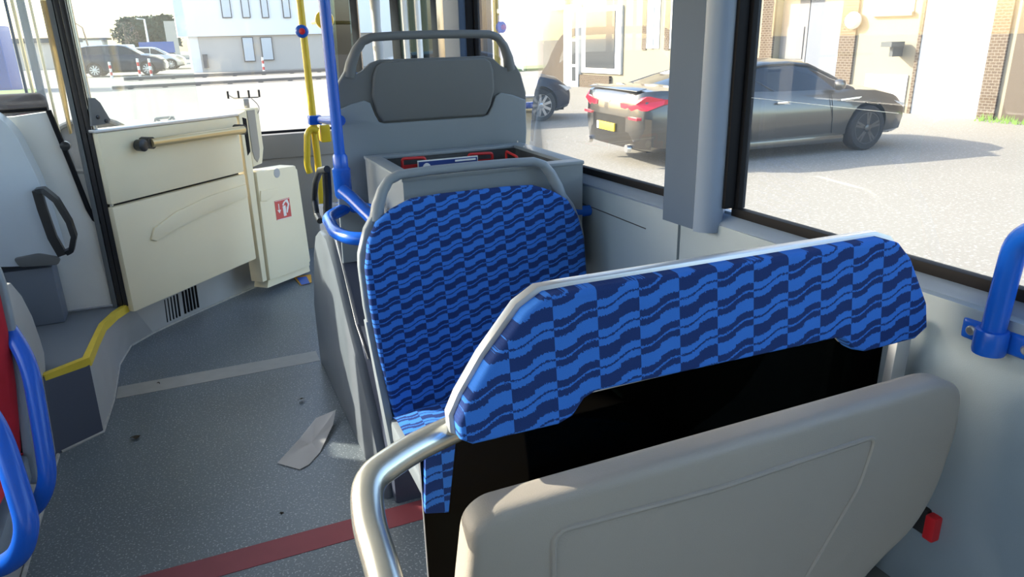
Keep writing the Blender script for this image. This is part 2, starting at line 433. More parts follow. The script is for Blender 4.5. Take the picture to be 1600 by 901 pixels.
ws = thing('window_10', (0, FY, zt), 'wide hazy windscreen of the bus', None, None, 'structure')
bm = bmesh.new(); bm.faces.new([bm.verts.new(p) for p in ((XL, FY+.08, zt), (1.0, FY+.08, zt), (1.0, FY-.1, 2.25), (XL, FY-.1, 2.25))])
finish('pane', bm, 'glass_screen', ws)
tube('rubber_seal', [(XL, FY+.06, zt+.005), (1.05, FY+.06, zt+.005)], .012, 'rubber', ws, n=8)
prism('corner_post', [(1.0, FY+.1, zt), (1.1, FY+.1, zt), (1.1, FY-.1, 2.25), (1.0, FY-.1, 2.25)], (0, -.08, 0), 'black_post', ws, .01)

# front door: two glazed leaves folded open into the doorway
def leaf(name, p, q, label, tint='glass_door', z1=2.1, bars=()):
    d = thing(name, (p[0], p[1], .05), label, None, None, 'structure')
    P, Q = Vector((p[0], p[1], 0)), Vector((q[0], q[1], 0)); u = (Q-P).normalized(); nrm = Vector((-u.y, u.x, 0))*.04
    def bar(nm, a, b, z0, z1, m, dd=0):
        A, B = P+u*a, P+u*b
        prism(nm, [A+Vector((0, 0, z0)), B+Vector((0, 0, z0)), B+Vector((0, 0, z1)), A+Vector((0, 0, z1))], nrm, m, d, .004)
    L = (Q-P).length
    bar('leaf_frame', 0, .045, .02, z1, 'black_post'); bar('leaf_frame', L-.045, L, .02, z1, 'black_post')
    bar('leaf_frame', .045, L-.045, .02, .14, 'black_post'); bar('leaf_frame', .045, L-.045, z1-.08, z1, 'black_post')
    bm = bmesh.new(); A, B = P+u*.04+nrm*.5, P+u*(L-.04)+nrm*.5
    bm.faces.new([bm.verts.new(v) for v in (A+Vector((0, 0, .13)), B+Vector((0, 0, .13)), B+Vector((0, 0, z1-.07)), A+Vector((0, 0, z1-.07)))])
    finish('pane', bm, tint, d)
    for sb_ in bars:                                      # upright grab bars on the leaf
        A = P+u*sb_-nrm*.8
        tube('grab_bar', rounded([A+nrm+Vector((0, 0, .85)), A+Vector((0, 0, .85)), A+Vector((0, 0, 1.75)), A+nrm+Vector((0, 0, 1.75))], .04, closed=False), .016, 'white_print', d, n=8)
    return d
a, b = ony((503, 60), 4.85), ony((562, 60), 4.75)
leaf('door_1', (a.x, a.y), (b.x, b.y), 'front door leaf with green tinted glass beside the blue pole')
a, b = ony((612, 60), 3.9), ony((688, 60), 3.75)
leaf('door_2', (a.x, a.y), (b.x, b.y), 'front door leaf with green tinted glass behind the grey seat handle', bars=(.09, .16))
# cloth-covered vertical door shaft
a = ony((590, 60), 4.3)
sh = tag(tube('door_shaft', [(a.x, a.y, z*.1) for z in range(0, 22)], [.028+.004*((z*7) % 3-1) for z in range(0, 22)], 'arch_grey', None, n=10),
         'wrinkled grey sleeve on the upright door shaft', 'door shaft')
# ================================================================== the raised cab platform on the left
PZ = .28
st = thing('floor_platform', (-.8, 3.3, 0), 'raised driver platform with dark treads and yellow nosing', None, None, 'structure')
base = [onz(p, 0) for p in ((60, 810), (97, 706), (162, 675), (178, 625), (187, 570), (205, 540), (240, 520))]
top = [onz(p, PZ) for p in ((68, 588), (68, 588), (138, 560), (150, 530), (161, 507), (180, 489), (203, 474))]
top[0] = Vector((-.66, base[0].y, PZ))
def face(name, pts, m, parent, thick=.004):
    bm = bmesh.new(); bm.faces.new([bm.verts.new(p) for p in pts])
    return finish(name, bm, m, parent)
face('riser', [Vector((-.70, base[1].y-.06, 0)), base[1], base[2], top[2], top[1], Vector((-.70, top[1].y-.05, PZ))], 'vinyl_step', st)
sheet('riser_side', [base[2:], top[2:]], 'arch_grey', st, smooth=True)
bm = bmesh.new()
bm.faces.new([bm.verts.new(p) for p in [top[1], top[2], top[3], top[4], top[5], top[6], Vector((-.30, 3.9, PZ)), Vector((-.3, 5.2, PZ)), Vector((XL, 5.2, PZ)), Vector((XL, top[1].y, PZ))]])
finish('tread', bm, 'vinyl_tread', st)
tube('sealant_bead', [p+Vector((0, -.002, .003)) for p in base[1:]], .006, 'sealant', st, n=6)
# yellow nosing along the platform edge
nose = top[1:]
bm = bmesh.new(); rows = []
for i, p in enumerate(nose):
    a = nose[max(0, i-1)]; b = nose[min(len(nose)-1, i+1)]; t = (b-a).normalized(); nrm = Vector((t.y, -t.x, 0))
    if i == 0: nrm = Vector(((nose[1]-nose[0]).normalized().y, -(nose[1]-nose[0]).normalized().x, 0))
    w_ = .022 if i < 2 else .016
    rows.append([p-nrm*w_+Vector((0, 0, .001)), p-nrm*w_+Vector((0, 0, .006)), p+nrm*.006+Vector((0, 0, .006)), p+nrm*.008+Vector((0, 0, -.03)), p+nrm*.002+Vector((0, 0, -.03))])
V = [[bm.verts.new(q) for q in r] for r in rows]
for A, B in zip(V, V[1:]):
    for j in range(4): bm.faces.new((A[j], A[j+1], B[j+1], B[j]))
bm.faces.new(V[0]); bm.faces.new(V[-1][::-1])
finish('nosing', bm, 'yellow_step', st)

# left wheel arch casing
la = thing('wheel_arch_casing', (-.7, 2.5, 0), 'curved grey wheel arch casing beside the platform step', 'casing')
prof = [(2.0, 0), (2.88, 0), (2.93, .10), (3.02, .25), (3.09, .33), (3.08, .40), (3.05, .50), (2.98, .60), (2.88, .68), (2.76, .70), (2.45, .68), (2.2, .55), (2.05, .35)]
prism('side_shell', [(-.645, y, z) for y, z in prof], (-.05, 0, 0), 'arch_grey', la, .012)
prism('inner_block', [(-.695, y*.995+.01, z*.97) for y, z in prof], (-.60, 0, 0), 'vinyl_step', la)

tube('sealant_bead', [(-.638, 2.86, .004), (-.638, 2.0, .004)], .007, 'sealant', la, n=6)
# cab door: two moulded panels, hung diagonally
A0 = Vector((-.372, 3.659, 0)); DU = Vector((.685, .7286, 0)); DN = Vector((.7286, -.685, 0))   # along the door, towards the aisle
def ond(p): 
    q = on(p, A0, DN); return ((q-A0).dot(DU), q.z)
def DP(s, z, d=0.): return A0 + DU*s + DN*d + Vector((0, 0, z))
cd = thing('cab_door', A0, 'beige two-panel driver cab door with brass grab bar', 'cab door')
L = .90
def dpoly(pts, d0, d1, name, m, bevel=.006, parent=None):
    return prism(name, [DP(s, z, d0) for s, z in pts], DN*(d1-d0), m, parent or cd, bevel)
dpoly([(0, .765), (L, .755), (L+.005, 1.06), (0, 1.085)], -.04, 0, 'upper_panel', 'cab_beige', .014)
dpoly([(0, .25), (L-.005, .25), (L, .745), (0, .755)], -.04, 0, 'lower_panel', 'cab_beige', .012)
dpoly([(0.01, .26), (L-.01, .26), (L-.01, 1.05), (.01, 1.07)], -.06, -.038, 'door_core', 'black_plastic', 0)
dpoly([(-.01, 1.085), (L+.01, 1.06), (L+.01, 1.072), (-.01, 1.098)], -.06, .004, 'top_rail', 'alloy_trim', .003)
# raised armrest swelling on the lower panel
sw = [(.17, .56), (.2, .61), (.35, .655), (.60, .685), (L-.015, .69), (L-.015, .62), (.6, .60), (.3, .565), (.2, .545)]
dpoly(sw, -.002, .012, 'armrest_swelling', 'cab_beige', .008)
# brass grab bar
s0, z0 = ond((222, 223)); s1, z1 = ond((368, 202))
gb = tube('grab_bar', [DP(s0, z0, .05), DP(s1, z1, .05)], .021, 'brass', cd)
for s, z in ((s0+.005, z0), (s1, z1)):
    m_ = tube('bar_mount', [DP(s, z, 0), DP(s, z, .056)], .028, 'black_plastic', gb)
lathe('latch_knob', [(.012, 0), (.026, .004), (.028, .04), (.016, .046)], DP(s0-.045, z0-.004, .015), DN, 'black_plastic', gb)
# hinge bracket plate at the top corner and chrome collar
bk_ = [DP(*ond(p), -.02) for p in ((142, 153), (151, 153), (159, 160), (175, 187), (173, 193), (146, 197))]
br = tag(prism('hinge_bracket', bk_, DN*.012, 'shell_dark', None, .003), 'triangular dark bracket plate on top of the cab door', 'bracket')
OFF[br] = Vector((0, 0, 0))
for s, z in (ond((155, 183)), ond((168, 189))):
    lathe('bolt', [(.009, 0), (.009, .004), (.005, .006)], DP(s, z, -.008), DN, 'black_plastic', br, n=8)
# glass screen above the cab door
s1_, _ = ond((311, 120))
scr = tag(prism('screen_glass', [DP(.0, 1.10, -.035), DP(s1_, 1.08, -.035), DP(s1_, 2.2, -.035), DP(0, 2.2, -.035)], DN*.006, 'glass_cab', None), 'clear glass screen standing on the cab door', 'glass screen')

# door plinth with vents, below and behind the door
pl = [onz(p, 0) for p in ((205, 540), (240, 520), (300, 492), (400, 448), (412, 441))]
pt = [Vector((p.x+.015, p.y+.01, .36)) for p in pl]
ck = thing('cab_plinth', pl[2], 'grey kick plinth with dark air vents under the cab door', 'plinth')
sheet('plinth_face', [pl, pt], 'arch_grey', ck, smooth=True)
tube('sealant_bead', [p+Vector((.002, -.004, .003)) for p in pl], .006, 'sealant', ck, n=6)
pdir = (pl[3]-pl[2]).normalized(); pn = Vector((pdir.y, -pdir.x, 0))
def onpl(p): return on(p, pl[2]+pn*.004, pn)
for k in range(2):
    for i in range(5):
        x = (256 if k == 0 else 285)+i*5
        a = onpl((x, 468-(x-256)*.45)); b = onpl((x+5, 503-(x-256)*.47))
        tube('vent_slot', [a, b], .006, 'rubber', ck, n=6)
        face('vent_slot_back', [a+pdir*.005, a-pdir*.005, b-pdir*.005, b+pdir*.005], 'rubber', ck)
tube('cover_seam', [onpl((250, 478)), onpl((257, 517))], .003, 'rubber', ck, n=6)

# black hinge post with chrome tube
hp = thing('hinge_post', (-.41, 3.62, PZ), 'tall black hinge post between cab partition and cab door', 'post')
c0 = onz((194, 477), PZ)
for dx, w_, m in ((-.045, .020, 'shell_dark'), (-.022, .02, 'black_post'), (.0, .02, 'black_post')):
    box('post_profile', (c0.x+dx, c0.y-.02, PZ), (c0.x+dx+w_, c0.y+.03, 2.24), m, hp, .004)
tube('chrome_rod', [(c0.x+.032, c0.y, .33), (c0.x+.032, c0.y, 2.24)], .011, 'steel', hp)
for z in (.36, .98, 1.13): lathe('collar', [(.016, 0), (.017, .005), (.017, .05), (.016, .055)], (c0.x+.032, c0.y, z), (0, 0, 1), 'steel' if z > 1 else 'black_plastic', hp, n=14)

# cab partition behind the driver
YP = c0.y+.005
cp = thing('cab_partition', (-.8, YP, PZ), 'grey driver cab partition with a slanted edge and dark rubber seal', 'partition')
def P_(p): return ony(p, YP)
q = [P_((20, 182)), P_((75, 174)), P_((108, 252)), P_((138, 325)), P_((150, 347)), P_((178, 487)), P_((100, 503)), P_((60, 508))]
poly = [Vector((XL, YP, q[0].z+.01)), q[0], q[1], q[2], q[3], q[4], Vector((q[5].x, YP, PZ+.01)), Vector((XL, YP, PZ+.01))]
prism('partition_panel', poly, (0, .03, 0), 'cab_grey', cp, .01)
seal = [P_((76, 172)), P_((110, 254)), P_((138, 325)), P_((148, 342)), P_((156, 346)), P_((161, 335)), P_((158, 310)), P_((133, 215)), P_((115, 140)), P_((84, 0))]
sp = []
for i in range(len(seal)-1):
    for j in range(4): sp.append(seal[i].lerp(seal[i+1], j/4))
sp.append(seal[-1])
tube('rubber_seal', [p+Vector((0, -.008, 0)) for p in sp], .011, 'rubber', cp, n=8)
zl = q[0].z
bm = bmesh.new(); bm.faces.new([bm.verts.new(p) for p in (Vector((XL, YP+.012, zl)), Vector((q[1].x, YP+.012, zl)), q[4]+Vector((0, .012, 0)), seal[5]+Vector((0, .012, 0)), seal[7]+Vector((0, .012, 0)), Vector((c0.x-.06, YP+.012, 2.24)), Vector((XL, YP+.012, 2.24)))])
finish('partition_pane', bm, 'glass_cab', cp)
tube('pane_edge', [Vector((XL, YP, zl+.012)), q[1]+Vector((0, 0, .012))], .009, 'rubber', cp, n=8)
# narrow beige strip and upright strips at the partition pane
sb = thing('sun_blind', (-.62, YP-.02, 1.2), 'narrow beige perforated sun blind strip beside the black hinge post', 'blind')
e0, e1 = [ony(p, YP-.02) for p in ((62, 0), (82, 90), (92, 140), (108, 210))], [ony(p, YP-.02) for p in ((74, 0), (93, 90), (102, 140), (113, 208))]
sheet('blind_cloth', [[a_, a_.lerp(b_, .33)+Vector((0, -.006, 0)), a_.lerp(b_, .66)+Vector((0, .002, 0)), b_] for a_, b_ in zip(e0, e1)], 'curtain_beige', sb, thick=.003)
dv = thing('driver_seat', (-.85, 4.15, PZ), 'dark driver seat seen low through the cab partition glass', 'seat')
zd = ony((40, 146), 4.1).z
box('seat_back', (-1.25, 4.05, .75), (-.60, 4.2, zd), 'driver_cloth', dv, .05, seg=3); box('seat_cushion', (-1.2, 4.2, .68), (-.66, 4.62, .82), 'seat_navy_grey', dv, .05, seg=3); box('seat_column', (-1.0, 4.2, PZ), (-.85, 4.4, .68), 'black_plastic', dv, .02)
vt = thing('window_trim', (-.9, YP+.3, 1.1), 'slim upright trim strips of the driver window seen through the partition glass', 'trim strip')
for xa, wa, dd, ma in ((14, 4, .5, 'pillar_grey'), (24, 5, .6, 'cab_beige'), (33, 13, .75, 'pillar_trim'), (52, 4, .6, 'cab_beige')):  # uprights added for reflected streaks; the wide grey one is a pillar
    a0, a1 = ony((xa, 40), YP+dd), ony((xa+wa, 40), YP+dd)
    box('trim_upright', (a0.x, YP+dd, .9), (a1.x, YP+dd+.03, 2.24), ma, vt, .004)
lathe('seal_knob', [(.008, 0), (.016, .004), (.016, .014), (.006, .018)], P_((109, 133))+Vector((0, -.004, 0)), (0, -1, 0), 'black_plastic', cp, n=12)
lathe('seal_knob', [(.01, 0), (.02, .006), (.02, .03), (.008, .034)], P_((103, 227))+Vector((0, .0, 0)), (0, -1, 0), 'black_plastic', cp, n=12)

# moulded seat back on its dark base in front of the partition, with the black grip
Ys = YP-.16
ls = thing('cab_side_seat', (-.8, Ys, PZ), 'grey moulded seat back with a black loop grip before the cab partition', 'seat')
def Q_(p, y=Ys): return ony(p, y)
out = rounded([Q_((-60, 160)), Q_((-8, 178)), Q_((22, 205)), Q_((62, 285)), Q_((97, 395)), Q_((92, 412)), Q_((40, 416)), Q_((-60, 418))], [.0, .05, .06, .05, .03, .02, .05, 0], 5)
# thick shell: front face bulges towards the aisle
prism('seat_shell', out, (0, .12, 0), 'seat_shell_blue', ls, .03, seg=4)
prism('shell_lip', rounded([Q_((20, 404), Ys-.012), Q_((60, 396), Ys-.012), Q_((94, 402), Ys-.012), Q_((92, 414), Ys-.012), Q_((30, 418), Ys-.012)], .015, 3), (0, .05, 0), 'shell_dark', ls, .006)
b0, b1 = Q_((101, 498), Ys+.03), Q_((-80, 418), Ys+.03)
box('seat_base', (b0.x, Ys+.03, PZ), (b1.x-.3, Ys+.15, Q_((90, 418)).z), 'seat_navy_grey', ls, .01)
g = [Q_((57, 298), Ys-.03), Q_((68, 296), Ys-.06), Q_((88, 312), Ys-.07), Q_((108, 345), Ys-.07), Q_((116, 368), Ys-.07), Q_((112, 390), Ys-.06), Q_((104, 394), Ys-.04)]
gr = []
for i in range(len(g)-1):
    for j in range(4): gr.append(g[i].lerp(g[i+1], j/4))
gr.append(g[-1])
def band(name, pts, w, t, m, parent):
    """flat strap following points; width runs along +Y (depth)"""
    bm = bmesh.new(); rows = []
    for i, p in enumerate(pts):
        a, b = pts[max(0, i-1)], pts[min(len(pts)-1, i+1)]; tt = (b-a).normalized(); nn = tt.cross(Vector((0, 1, 0))).normalized()
        rows.append([bm.verts.new(p+nn*t+Vector((0, -w, 0))), bm.verts.new(p-nn*t+Vector((0, -w, 0))), bm.verts.new(p-nn*t+Vector((0, w, 0))), bm.verts.new(p+nn*t+Vector((0, w, 0)))])
    for A, B in zip(rows, rows[1:]):
        for j in range(4): bm.faces.new((A[j], A[(j+1) % 4], B[(j+1) % 4], B[j]))
    bm.faces.new(rows[0]); bm.faces.new(rows[-1][::-1])
    bmesh.ops.recalc_face_normals(bm, faces=bm.faces); 
    return finish(name, bm, m, parent, smooth='auto')
band('grip_loop', gr, .028, .010, 'black_plastic', ls)
g2 = [Q_((58, 297), Ys-.03), Q_((66, 325), Ys-.03), Q_((82, 370), Ys-.03), Q_((98, 398), Ys-.03)]
band('grip_strap', g2, .016, .017, 'black_plastic', ls)

# unit at the front end of the cab door: slotted post and sloping ticket bin with sticker
tm = thing('cab_end_post', DP(L+.05, 0), 'beige upright with a dark slot at the front end of the cab door', 'upright')
def dq(p): return ond(p)
s_a, z_a = dq((376, 183)); s_b, z_b = dq((421, 178))
dpoly([(L+.012, .10), (L+.052, .10), (L+.075, 1.085), (L+.012, 1.07)], -.08, .005, 'slot_post', 'cab_beige', .006, tm)
dpoly([(L+.078, .768), (L+.16, .775), (L+.19, .86), (L+.19, 1.09), (L+.075, 1.09)], -.12, .0, 'reader_body', 'cab_beige', .012, tm)
dpoly([(L+.035, .84), (L+.062, .86), (L+.066, 1.04), (L+.035, 1.05)], .003, .008, 'dark_slot', 'rubber', .003, tm)
# hollow behind slot: curved inner cheek
dpoly([(L+.084, .86), (L+.092, .815), (L+.115, .79), (L+.138, .815), (L+.148, .86), (L+.15, 1.08), (L+.084, 1.08)], -.004, .004, 'cheek', 'cheek_grey', .004, tm)
# aerial-like clip bracket on top of it
ck2 = thing('mirror_clip', DP(L+.13, 1.09), 'small metal clip bracket standing on the cab upright', 'bracket')
c = DP(L+.14, 1.09, -.04)
box('clip_foot', c+Vector((-.015, -.015, 0)), c+Vector((.015, .015, .05)), 'bolt', ck2, .003)
tube('clip_arm', [c+Vector((-.09, 0, .075)), c+Vector((-.06, 0, .055)), c+Vector((.07, 0, .055))], .004, 'bolt', ck2, n=6)
for dx in (-.09, -.035, .02, .075): tube('clip_pin', [c+Vector((dx, 0, .055)), c+Vector((dx, 0, .095))], .006, 'black_plastic', ck2, n=6)
tube('clip_wire', [c+Vector((.03+.035*math.sin(t*.4), 0, .05-t*.014)) for t in range(9)], .002, 'black_plastic', ck2, n=5)

# bin
BB = on((465, 258), A0+DN*0, DN)
bi = thing('ticket_bin', DP(L+.1, .08, .05), 'pale grey sloping bin cover with a red square sticker', 'bin')
pb = [ond(p) for p in ((396, 268), (404, 265), (458, 258), (468, 275), (481, 415), (418, 438))]
bn = dpoly([(pb[0][0], pb[0][1]), (pb[2][0], pb[2][1]), (pb[4][0], pb[4][1]), (pb[5][0], pb[5][1])], -.10, .02, 'bin_body', 'cab_beige', .012, bi)
dpoly([(pb[2][0]-.002, pb[2][1]-.01), (pb[2][0]+.022, pb[2][1]-.03), (pb[4][0]+.02, pb[4][1]+.03), (pb[4][0]-.002, pb[4][1]+.01)], -.10, .01, 'bin_flange', 'cab_beige', .004, bi)
dpoly([(pb[0][0]-.02, .05), (pb[4][0]+.02, .02), (pb[4][0]+.015, pb[4][1]), (pb[0][0]-.0, pb[5][1]+.01)], -.10, .0, 'bin_foot', 'cab_beige', .006, bi)
h = [ond(p) for p in ((402, 298), (432, 292), (424, 305), (412, 314), (402, 314))]
dpoly(h, .018, .026, 'finger_scoop', 'cab_beige', .005, bi)
u_, z_ = ond((428, 270)); lathe('lock_disc', [(.001, 0), (.028, 0), (.028, .004), (.015, .006)], DP(u_, z_, .018), DN, 'arch_grey', bi, n=16)
sk = [ond(p) for p in ((424, 314), (447, 308), (451, 338), (428, 344))]
skp = dpoly(sk, .0205, .0222, 'sticker', 'sticker_red', 0, bi)
def mark(pts):
    return dpoly([ond(p) for p in pts], .0223, .0232, 'sticker_mark', 'white_print', 0, skp)
mark([(429.6, 318), (430.8, 318), (432, 329), (430.8, 329)]); mark([(428.5, 328), (434, 327), (432.2, 333)])
mark([(436.5, 322), (441, 320), (443, 336), (439, 337.5)]); mark([(441, 312), (444, 311), (447, 318), (446, 324), (444, 323), (444.5, 318), (441.5, 314.5)])
mark([(436, 320), (438, 315), (441, 312), (441.5, 314.5), (439.5, 317), (438, 321)])
mark([(443, 322), (446.3, 323), (444.5, 332), (443, 331)])
for e in (((424.6, 314.4), (446.6, 308.8), (446.7, 309.4), (424.7, 315)), ((428, 343), (450.6, 337.2), (450.7, 337.9), (428.2, 343.8))): mark(e)

# orange and blue card on the floor by the bin
a = [onz(p, .002) for p in ((458, 433), (486, 429), (487, 441), (470, 446))]
cdl = thing('plastic_card', a[0], 'orange and blue card lying at the foot of the bin', 'card')
prism('card_back', a, (0, 0, .003), 'card_orange', cdl)
b = [onz(p, .006) for p in ((464, 434), (479, 432), (484, 442), (471, 445))]
prism('card_print', b, (0, 0, .002), 'card_blue', cdl)

# dashboard items outside the cab door, at the windscreen
db = thing('dashboard', (-.4, 5.0, .6), 'dark low dashboard under the windscreen', 'dashboard')
ztop = ony((285, 186), 5.0).z
box('dash_body', (XL+.02, 4.75, PZ+.01), (.25, 5.26, ztop-.06), 'arch_grey', db, .03)
dg = thing('dash_gadget', ony((256, 186), 5.05), 'small pale folded stand on the dashboard', 'stand')
c = ony((256, 187), 5.05); c.z = ztop-.055
for a, b in (((-.07, 0, 0), (-.045, 0, .065)), ((-.045, 0, .065), (.0, 0, .02)), ((0, 0, .02), (.05, 0, .07)), ((.05, 0, .07), (.075, 0, 0)), ((-.05, .02, .06), (.05, .02, .065))):
    tube('stand_wire', [c+Vector(a), c+Vector(b)], .008, 'arch_grey', dg, n=6)
box('stand_foot', c+Vector((-.1, -.03, -.005)), c+Vector((.1, .04, .008)), 'arch_grey', dg, .003)
c = ony((306, 187), 4.9); c.z = ztop-.06
tag(box('dash_tray', c+Vector((-.1, -.02, 0)), c+Vector((.1, .05, .045)), 'shell_dark', None, .004), 'flat dark tray lying on the dashboard', 'tray')
c = ony((180, 196), 4.85)
tag(lathe('steering_wheel', [(.205, -.012), (.222, -.01), (.23, 0), (.222, .01), (.205, .012), (.198, 0), (.205, -.012)], (c.x-.12, 4.62, .93), (.0, -.55, .8), 'shell_dark', None, n=32), 'rim of the driver steering wheel behind the cab door', 'steering wheel')
# ================================================================== right wheel arch casing
ra = thing('wheel_arch_pedestal', (.7, 2.7, 0), 'scuffed grey wheel arch casing with dark speckled top under the blue seat', 'casing')
prof = [(2.06, 0), (3.27, 0), (3.26, .30), (3.06, .60), (2.96, .69), (2.84, .74), (2.70, .74), (2.58, .66), (2.44, .52), (2.30, .40), (2.18, .27), (2.08, .12)]
prism('side_shell', [(.40, y, z) for y, z in prof], (.035, 0, 0), 'pedestal_grey', ra, .012)
prof2 = [(2.02, 0), (3.05, 0), (3.05, .80), (2.78, .845), (2.68, .80), (2.55, .66), (2.40, .50), (2.24, .43), (2.02, .40)]
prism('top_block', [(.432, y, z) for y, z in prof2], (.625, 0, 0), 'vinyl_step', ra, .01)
tube('edge_trim', [(.43, y, z+.001) for y, z in prof2[3:8]], .0025, 'pedestal_grey', ra, n=6)

# ================================================================== passenger seats
HW = [(0, .20), (.012, .225), (.03, .25), (.07, .278), (.15, .323), (.215, .347), (.25, .351), (.36, .351), (.50, .342), (.655, .325), (.76, .312)]
def seat(name, xc, y0, z0, f, label, cloth, back_detail=False, armless=True):
    """z0 = cushion height; f = -1 faces the rear of the bus, +1 the front"""
    zt = z0+.685; lean = .17
    t = thing(name, (xc, y0, z0-.40), label, 'seat')
    def P(u, z, d=0.): return Vector((xc+u, y0 - f*lean*(z-z0) + f*d, z))
    # shell below the handle opening
    left = [(-h, zt-k) for k, h in HW if k >= .15]
    sh = [(-.300, zt-.118)] + left
    topl = [(-.262, zt-.128), (-.243, zt-.118), (-.215, zt-.095), (-.185, zt-.086)]
    poly = [(-u, z) for u, z in sh[::-1]][0:0]
    L = sh; outline = L[::-1]                                   # up the left side
    outline = [(u, z) for u, z in L[::-1]] + topl + [(-u, z) for u, z in topl[::-1]] + [(-u, z) for u, z in L]
    m_up = 'shell_dark' if back_detail else 'shell_grey'
    prism('backrest_shell', [P(u, z, -.028) for u, z in outline], P(0, z0, .0)-P(0, z0, -.028), m_up, t, .008, 3)
    # handle loop
    hl = [(-.285, zt-.135), (-.276, zt-.095), (-.258, zt-.055), (-.236, zt-.028), (-.205, zt-.016), (-.12, zt-.013), (0, zt-.012)]
    hp = [P(u, z, -.014) for u, z in hl]; hp = hp+[P(-u, z, -.014) for u, z in hl[-2::-1]]
    rr = [.021, .018, .0155, .014, .0135, .0135, .0135]; rr = rr+rr[-2::-1]
    hp2, rr2 = [], []
    for i in range(len(hp)-1):
        for j in range(3): hp2.append(hp[i].lerp(hp[i+1], j/3)); rr2.append(rr[i]*(1-j/3)+rr[i+1]*j/3)
    hp2.append(hp[-1]); rr2.append(rr[-1])
    tube('handle', hp2, rr2, m_up, t, n=12)
    # upholstered back pad
    e_ = .024 if back_detail else 0
    pd = [(-.10, zt-.074-e_), (-.185, zt-.078-e_), (-.245, zt-.10-e_), (-.292, zt-.13), (-.322, zt-.18), (-.338, zt-.25), (-.338, zt-.36), (-.330, zt-.50), (-.312, zt-.66), (-.30, zt-.70)]
    pdl = pd+[(-u, z) for u, z in pd[::-1]]
    uvf = lambda co, n: (co.x, co.z*1.01)
    prism('back_pad', [P(u, z, -.004) for u, z in pdl], P(0, z0, .026)-P(0, z0, -.004), cloth, t, .013, 3, uv=uvf)
    # cushion with a rolled front edge
    dpt = .44; rows = []
    for d, z in ((.0, z0-.05), (.015, z0-.01), (.06, z0+.006), (.2, z0+.0), (.34, z0+.012), (.40, z0+.008), (.435, z0-.015), (.445, z0-.05), (.43, z0-.075)):
        rows.append([Vector((xc+u, y0+f*d, z+.04-.018*(abs(u)/.31)**4)) for u in [(-.315+.63*k/10) for k in range(11)]])
    uvc = lambda co, n: (co.x, (co.y-y0)*(-1)+co.z*.6)
    sheet('cushion', rows, cloth, t, uv=uvc)
    pan = [(-.0, z0-.03), (.02, z0-.10), (.30, z0-.105), (.40, z0-.095), (.455, z0-.065), (.458, z0-.045), (.42, z0-.05), (.1, z0-.04)]
    prism('seat_pan', [Vector((xc-.322, y0+f*d, z+.035)) for d, z in pan], (.644, 0, 0), 'shell_grey', t, .012)
    for sx in (-1, 1):
        prism('side_frame', [P(sx*.352, zt-.40, -.03), P(sx*.352, zt-.40, .0), P(sx*.33, z0-.07, .02), P(sx*.33, z0-.10, -.03)], (-.022*sx, 0, 0), 'shell_grey', t, .004)
    if back_detail:
        lowl = [(-.352, z0-.10), (-.353, zt-.36), (-.342, zt-.242), (-.29, zt-.222), (-.245, zt-.212), (-.225, zt-.222), (-.212, zt-.26), (-.198, zt-.286), (-.18, zt-.292)]
        prism('lower_shell', [P(u, z, -.040) for u, z in lowl+[(-u, z) for u, z in lowl[::-1]]], P(0, z0, .0)-P(0, z0, -.014), 'shell_grey', t, .006, 3)
        pad = [(-.185, zt-.288), (-.205, zt-.255), (-.218, zt-.20), (-.212, zt-.135), (-.20, zt-.105), (-.178, zt-.092)]
        prism('rear_pad', [P(u, z, -.043) for u, z in pad+[(-u, z) for u, z in pad[::-1]]], P(0, z0, .0)-P(0, z0, -.02), 'shell_dark', t, .010, 3)
    return t
s2 = seat('passenger_seat', .716, 1.835, .42, -1, 'blue patterned rear-facing seat with grey grab loop on top', 'moquette')
box('seat_foot', (.50, 1.55, 0), (.93, 1.80, .33), 'seat_navy_grey', s2, .01)
s1 = seat('passenger_seat', .785, 2.575, .78, 1, 'grey plastic back of the raised forward-facing seat behind the open box', 'moquette', True)
s3 = seat('passenger_seat', -.835, 2.02, .45, -1, 'red patterned seat at the frame edge behind blue side rails', 'moquette_red')
box('seat_foot', (-1.1, 1.7, 0), (-.66, 2.0, .36), 'seat_navy_grey', s3, .01)
# black side grip on the raised seat
X1 = .405
g = [onx(p, X1) for p in ((511, 264), (500, 266), (493, 285), (491, 310), (495, 335), (500, 345))]
gg = []
for i in range(len(g)-1):
    for j in range(3): gg.append(g[i].lerp(g[i+1], j/3))
tube('side_grip', gg+[g[-1]], .012, 'black_plastic', s1, n=10)
tube('side_grip_back', [onx((510, 264), X1+.01), onx((512, 300), X1+.01), onx((512, 340), X1+.01)], .016, 'black_plastic', s1, n=8)

# ================================================================== open box between the two seats
bx = thing('storage_box', (.81, 2.22, .74), 'open grey storage box between the back-to-back seats', 'box')
X0, X1b, Y0, Y1, ZT, ZB = .525, 1.10, 1.985, 2.455, 1.062, .72
tw = .035
for nm, a, b in (('box_side', (X0, Y0, ZB), (X0+tw, Y1, ZT)), ('box_side', (X1b-tw, Y0, ZB), (X1b, Y1, ZT)), ('box_end', (X0+tw, Y0, ZB), (X1b-tw, Y0+tw, ZT)), ('box_end', (X0+tw, Y1-tw, ZB), (X1b-tw, Y1, ZT))):
    box(nm, a, b, 'shell_grey', bx)
for nm, a, b in (('rim', (X0-.004, Y0-.004, ZT), (X1b+.004, Y0+tw+.01, ZT+.012)), ('rim', (X0-.004, Y1-tw-.01, ZT), (X1b+.004, Y1+.004, ZT+.012)), ('rim', (X0-.004, Y0+tw+.01, ZT), (X0+tw+.012, Y1-tw-.01, ZT+.012)), ('rim', (X1b-tw-.012, Y0+tw+.01, ZT), (X1b+.004, Y1-tw-.01, ZT+.012))):
    box(nm, a, b, 'shell_grey', bx, .004)
il = .004
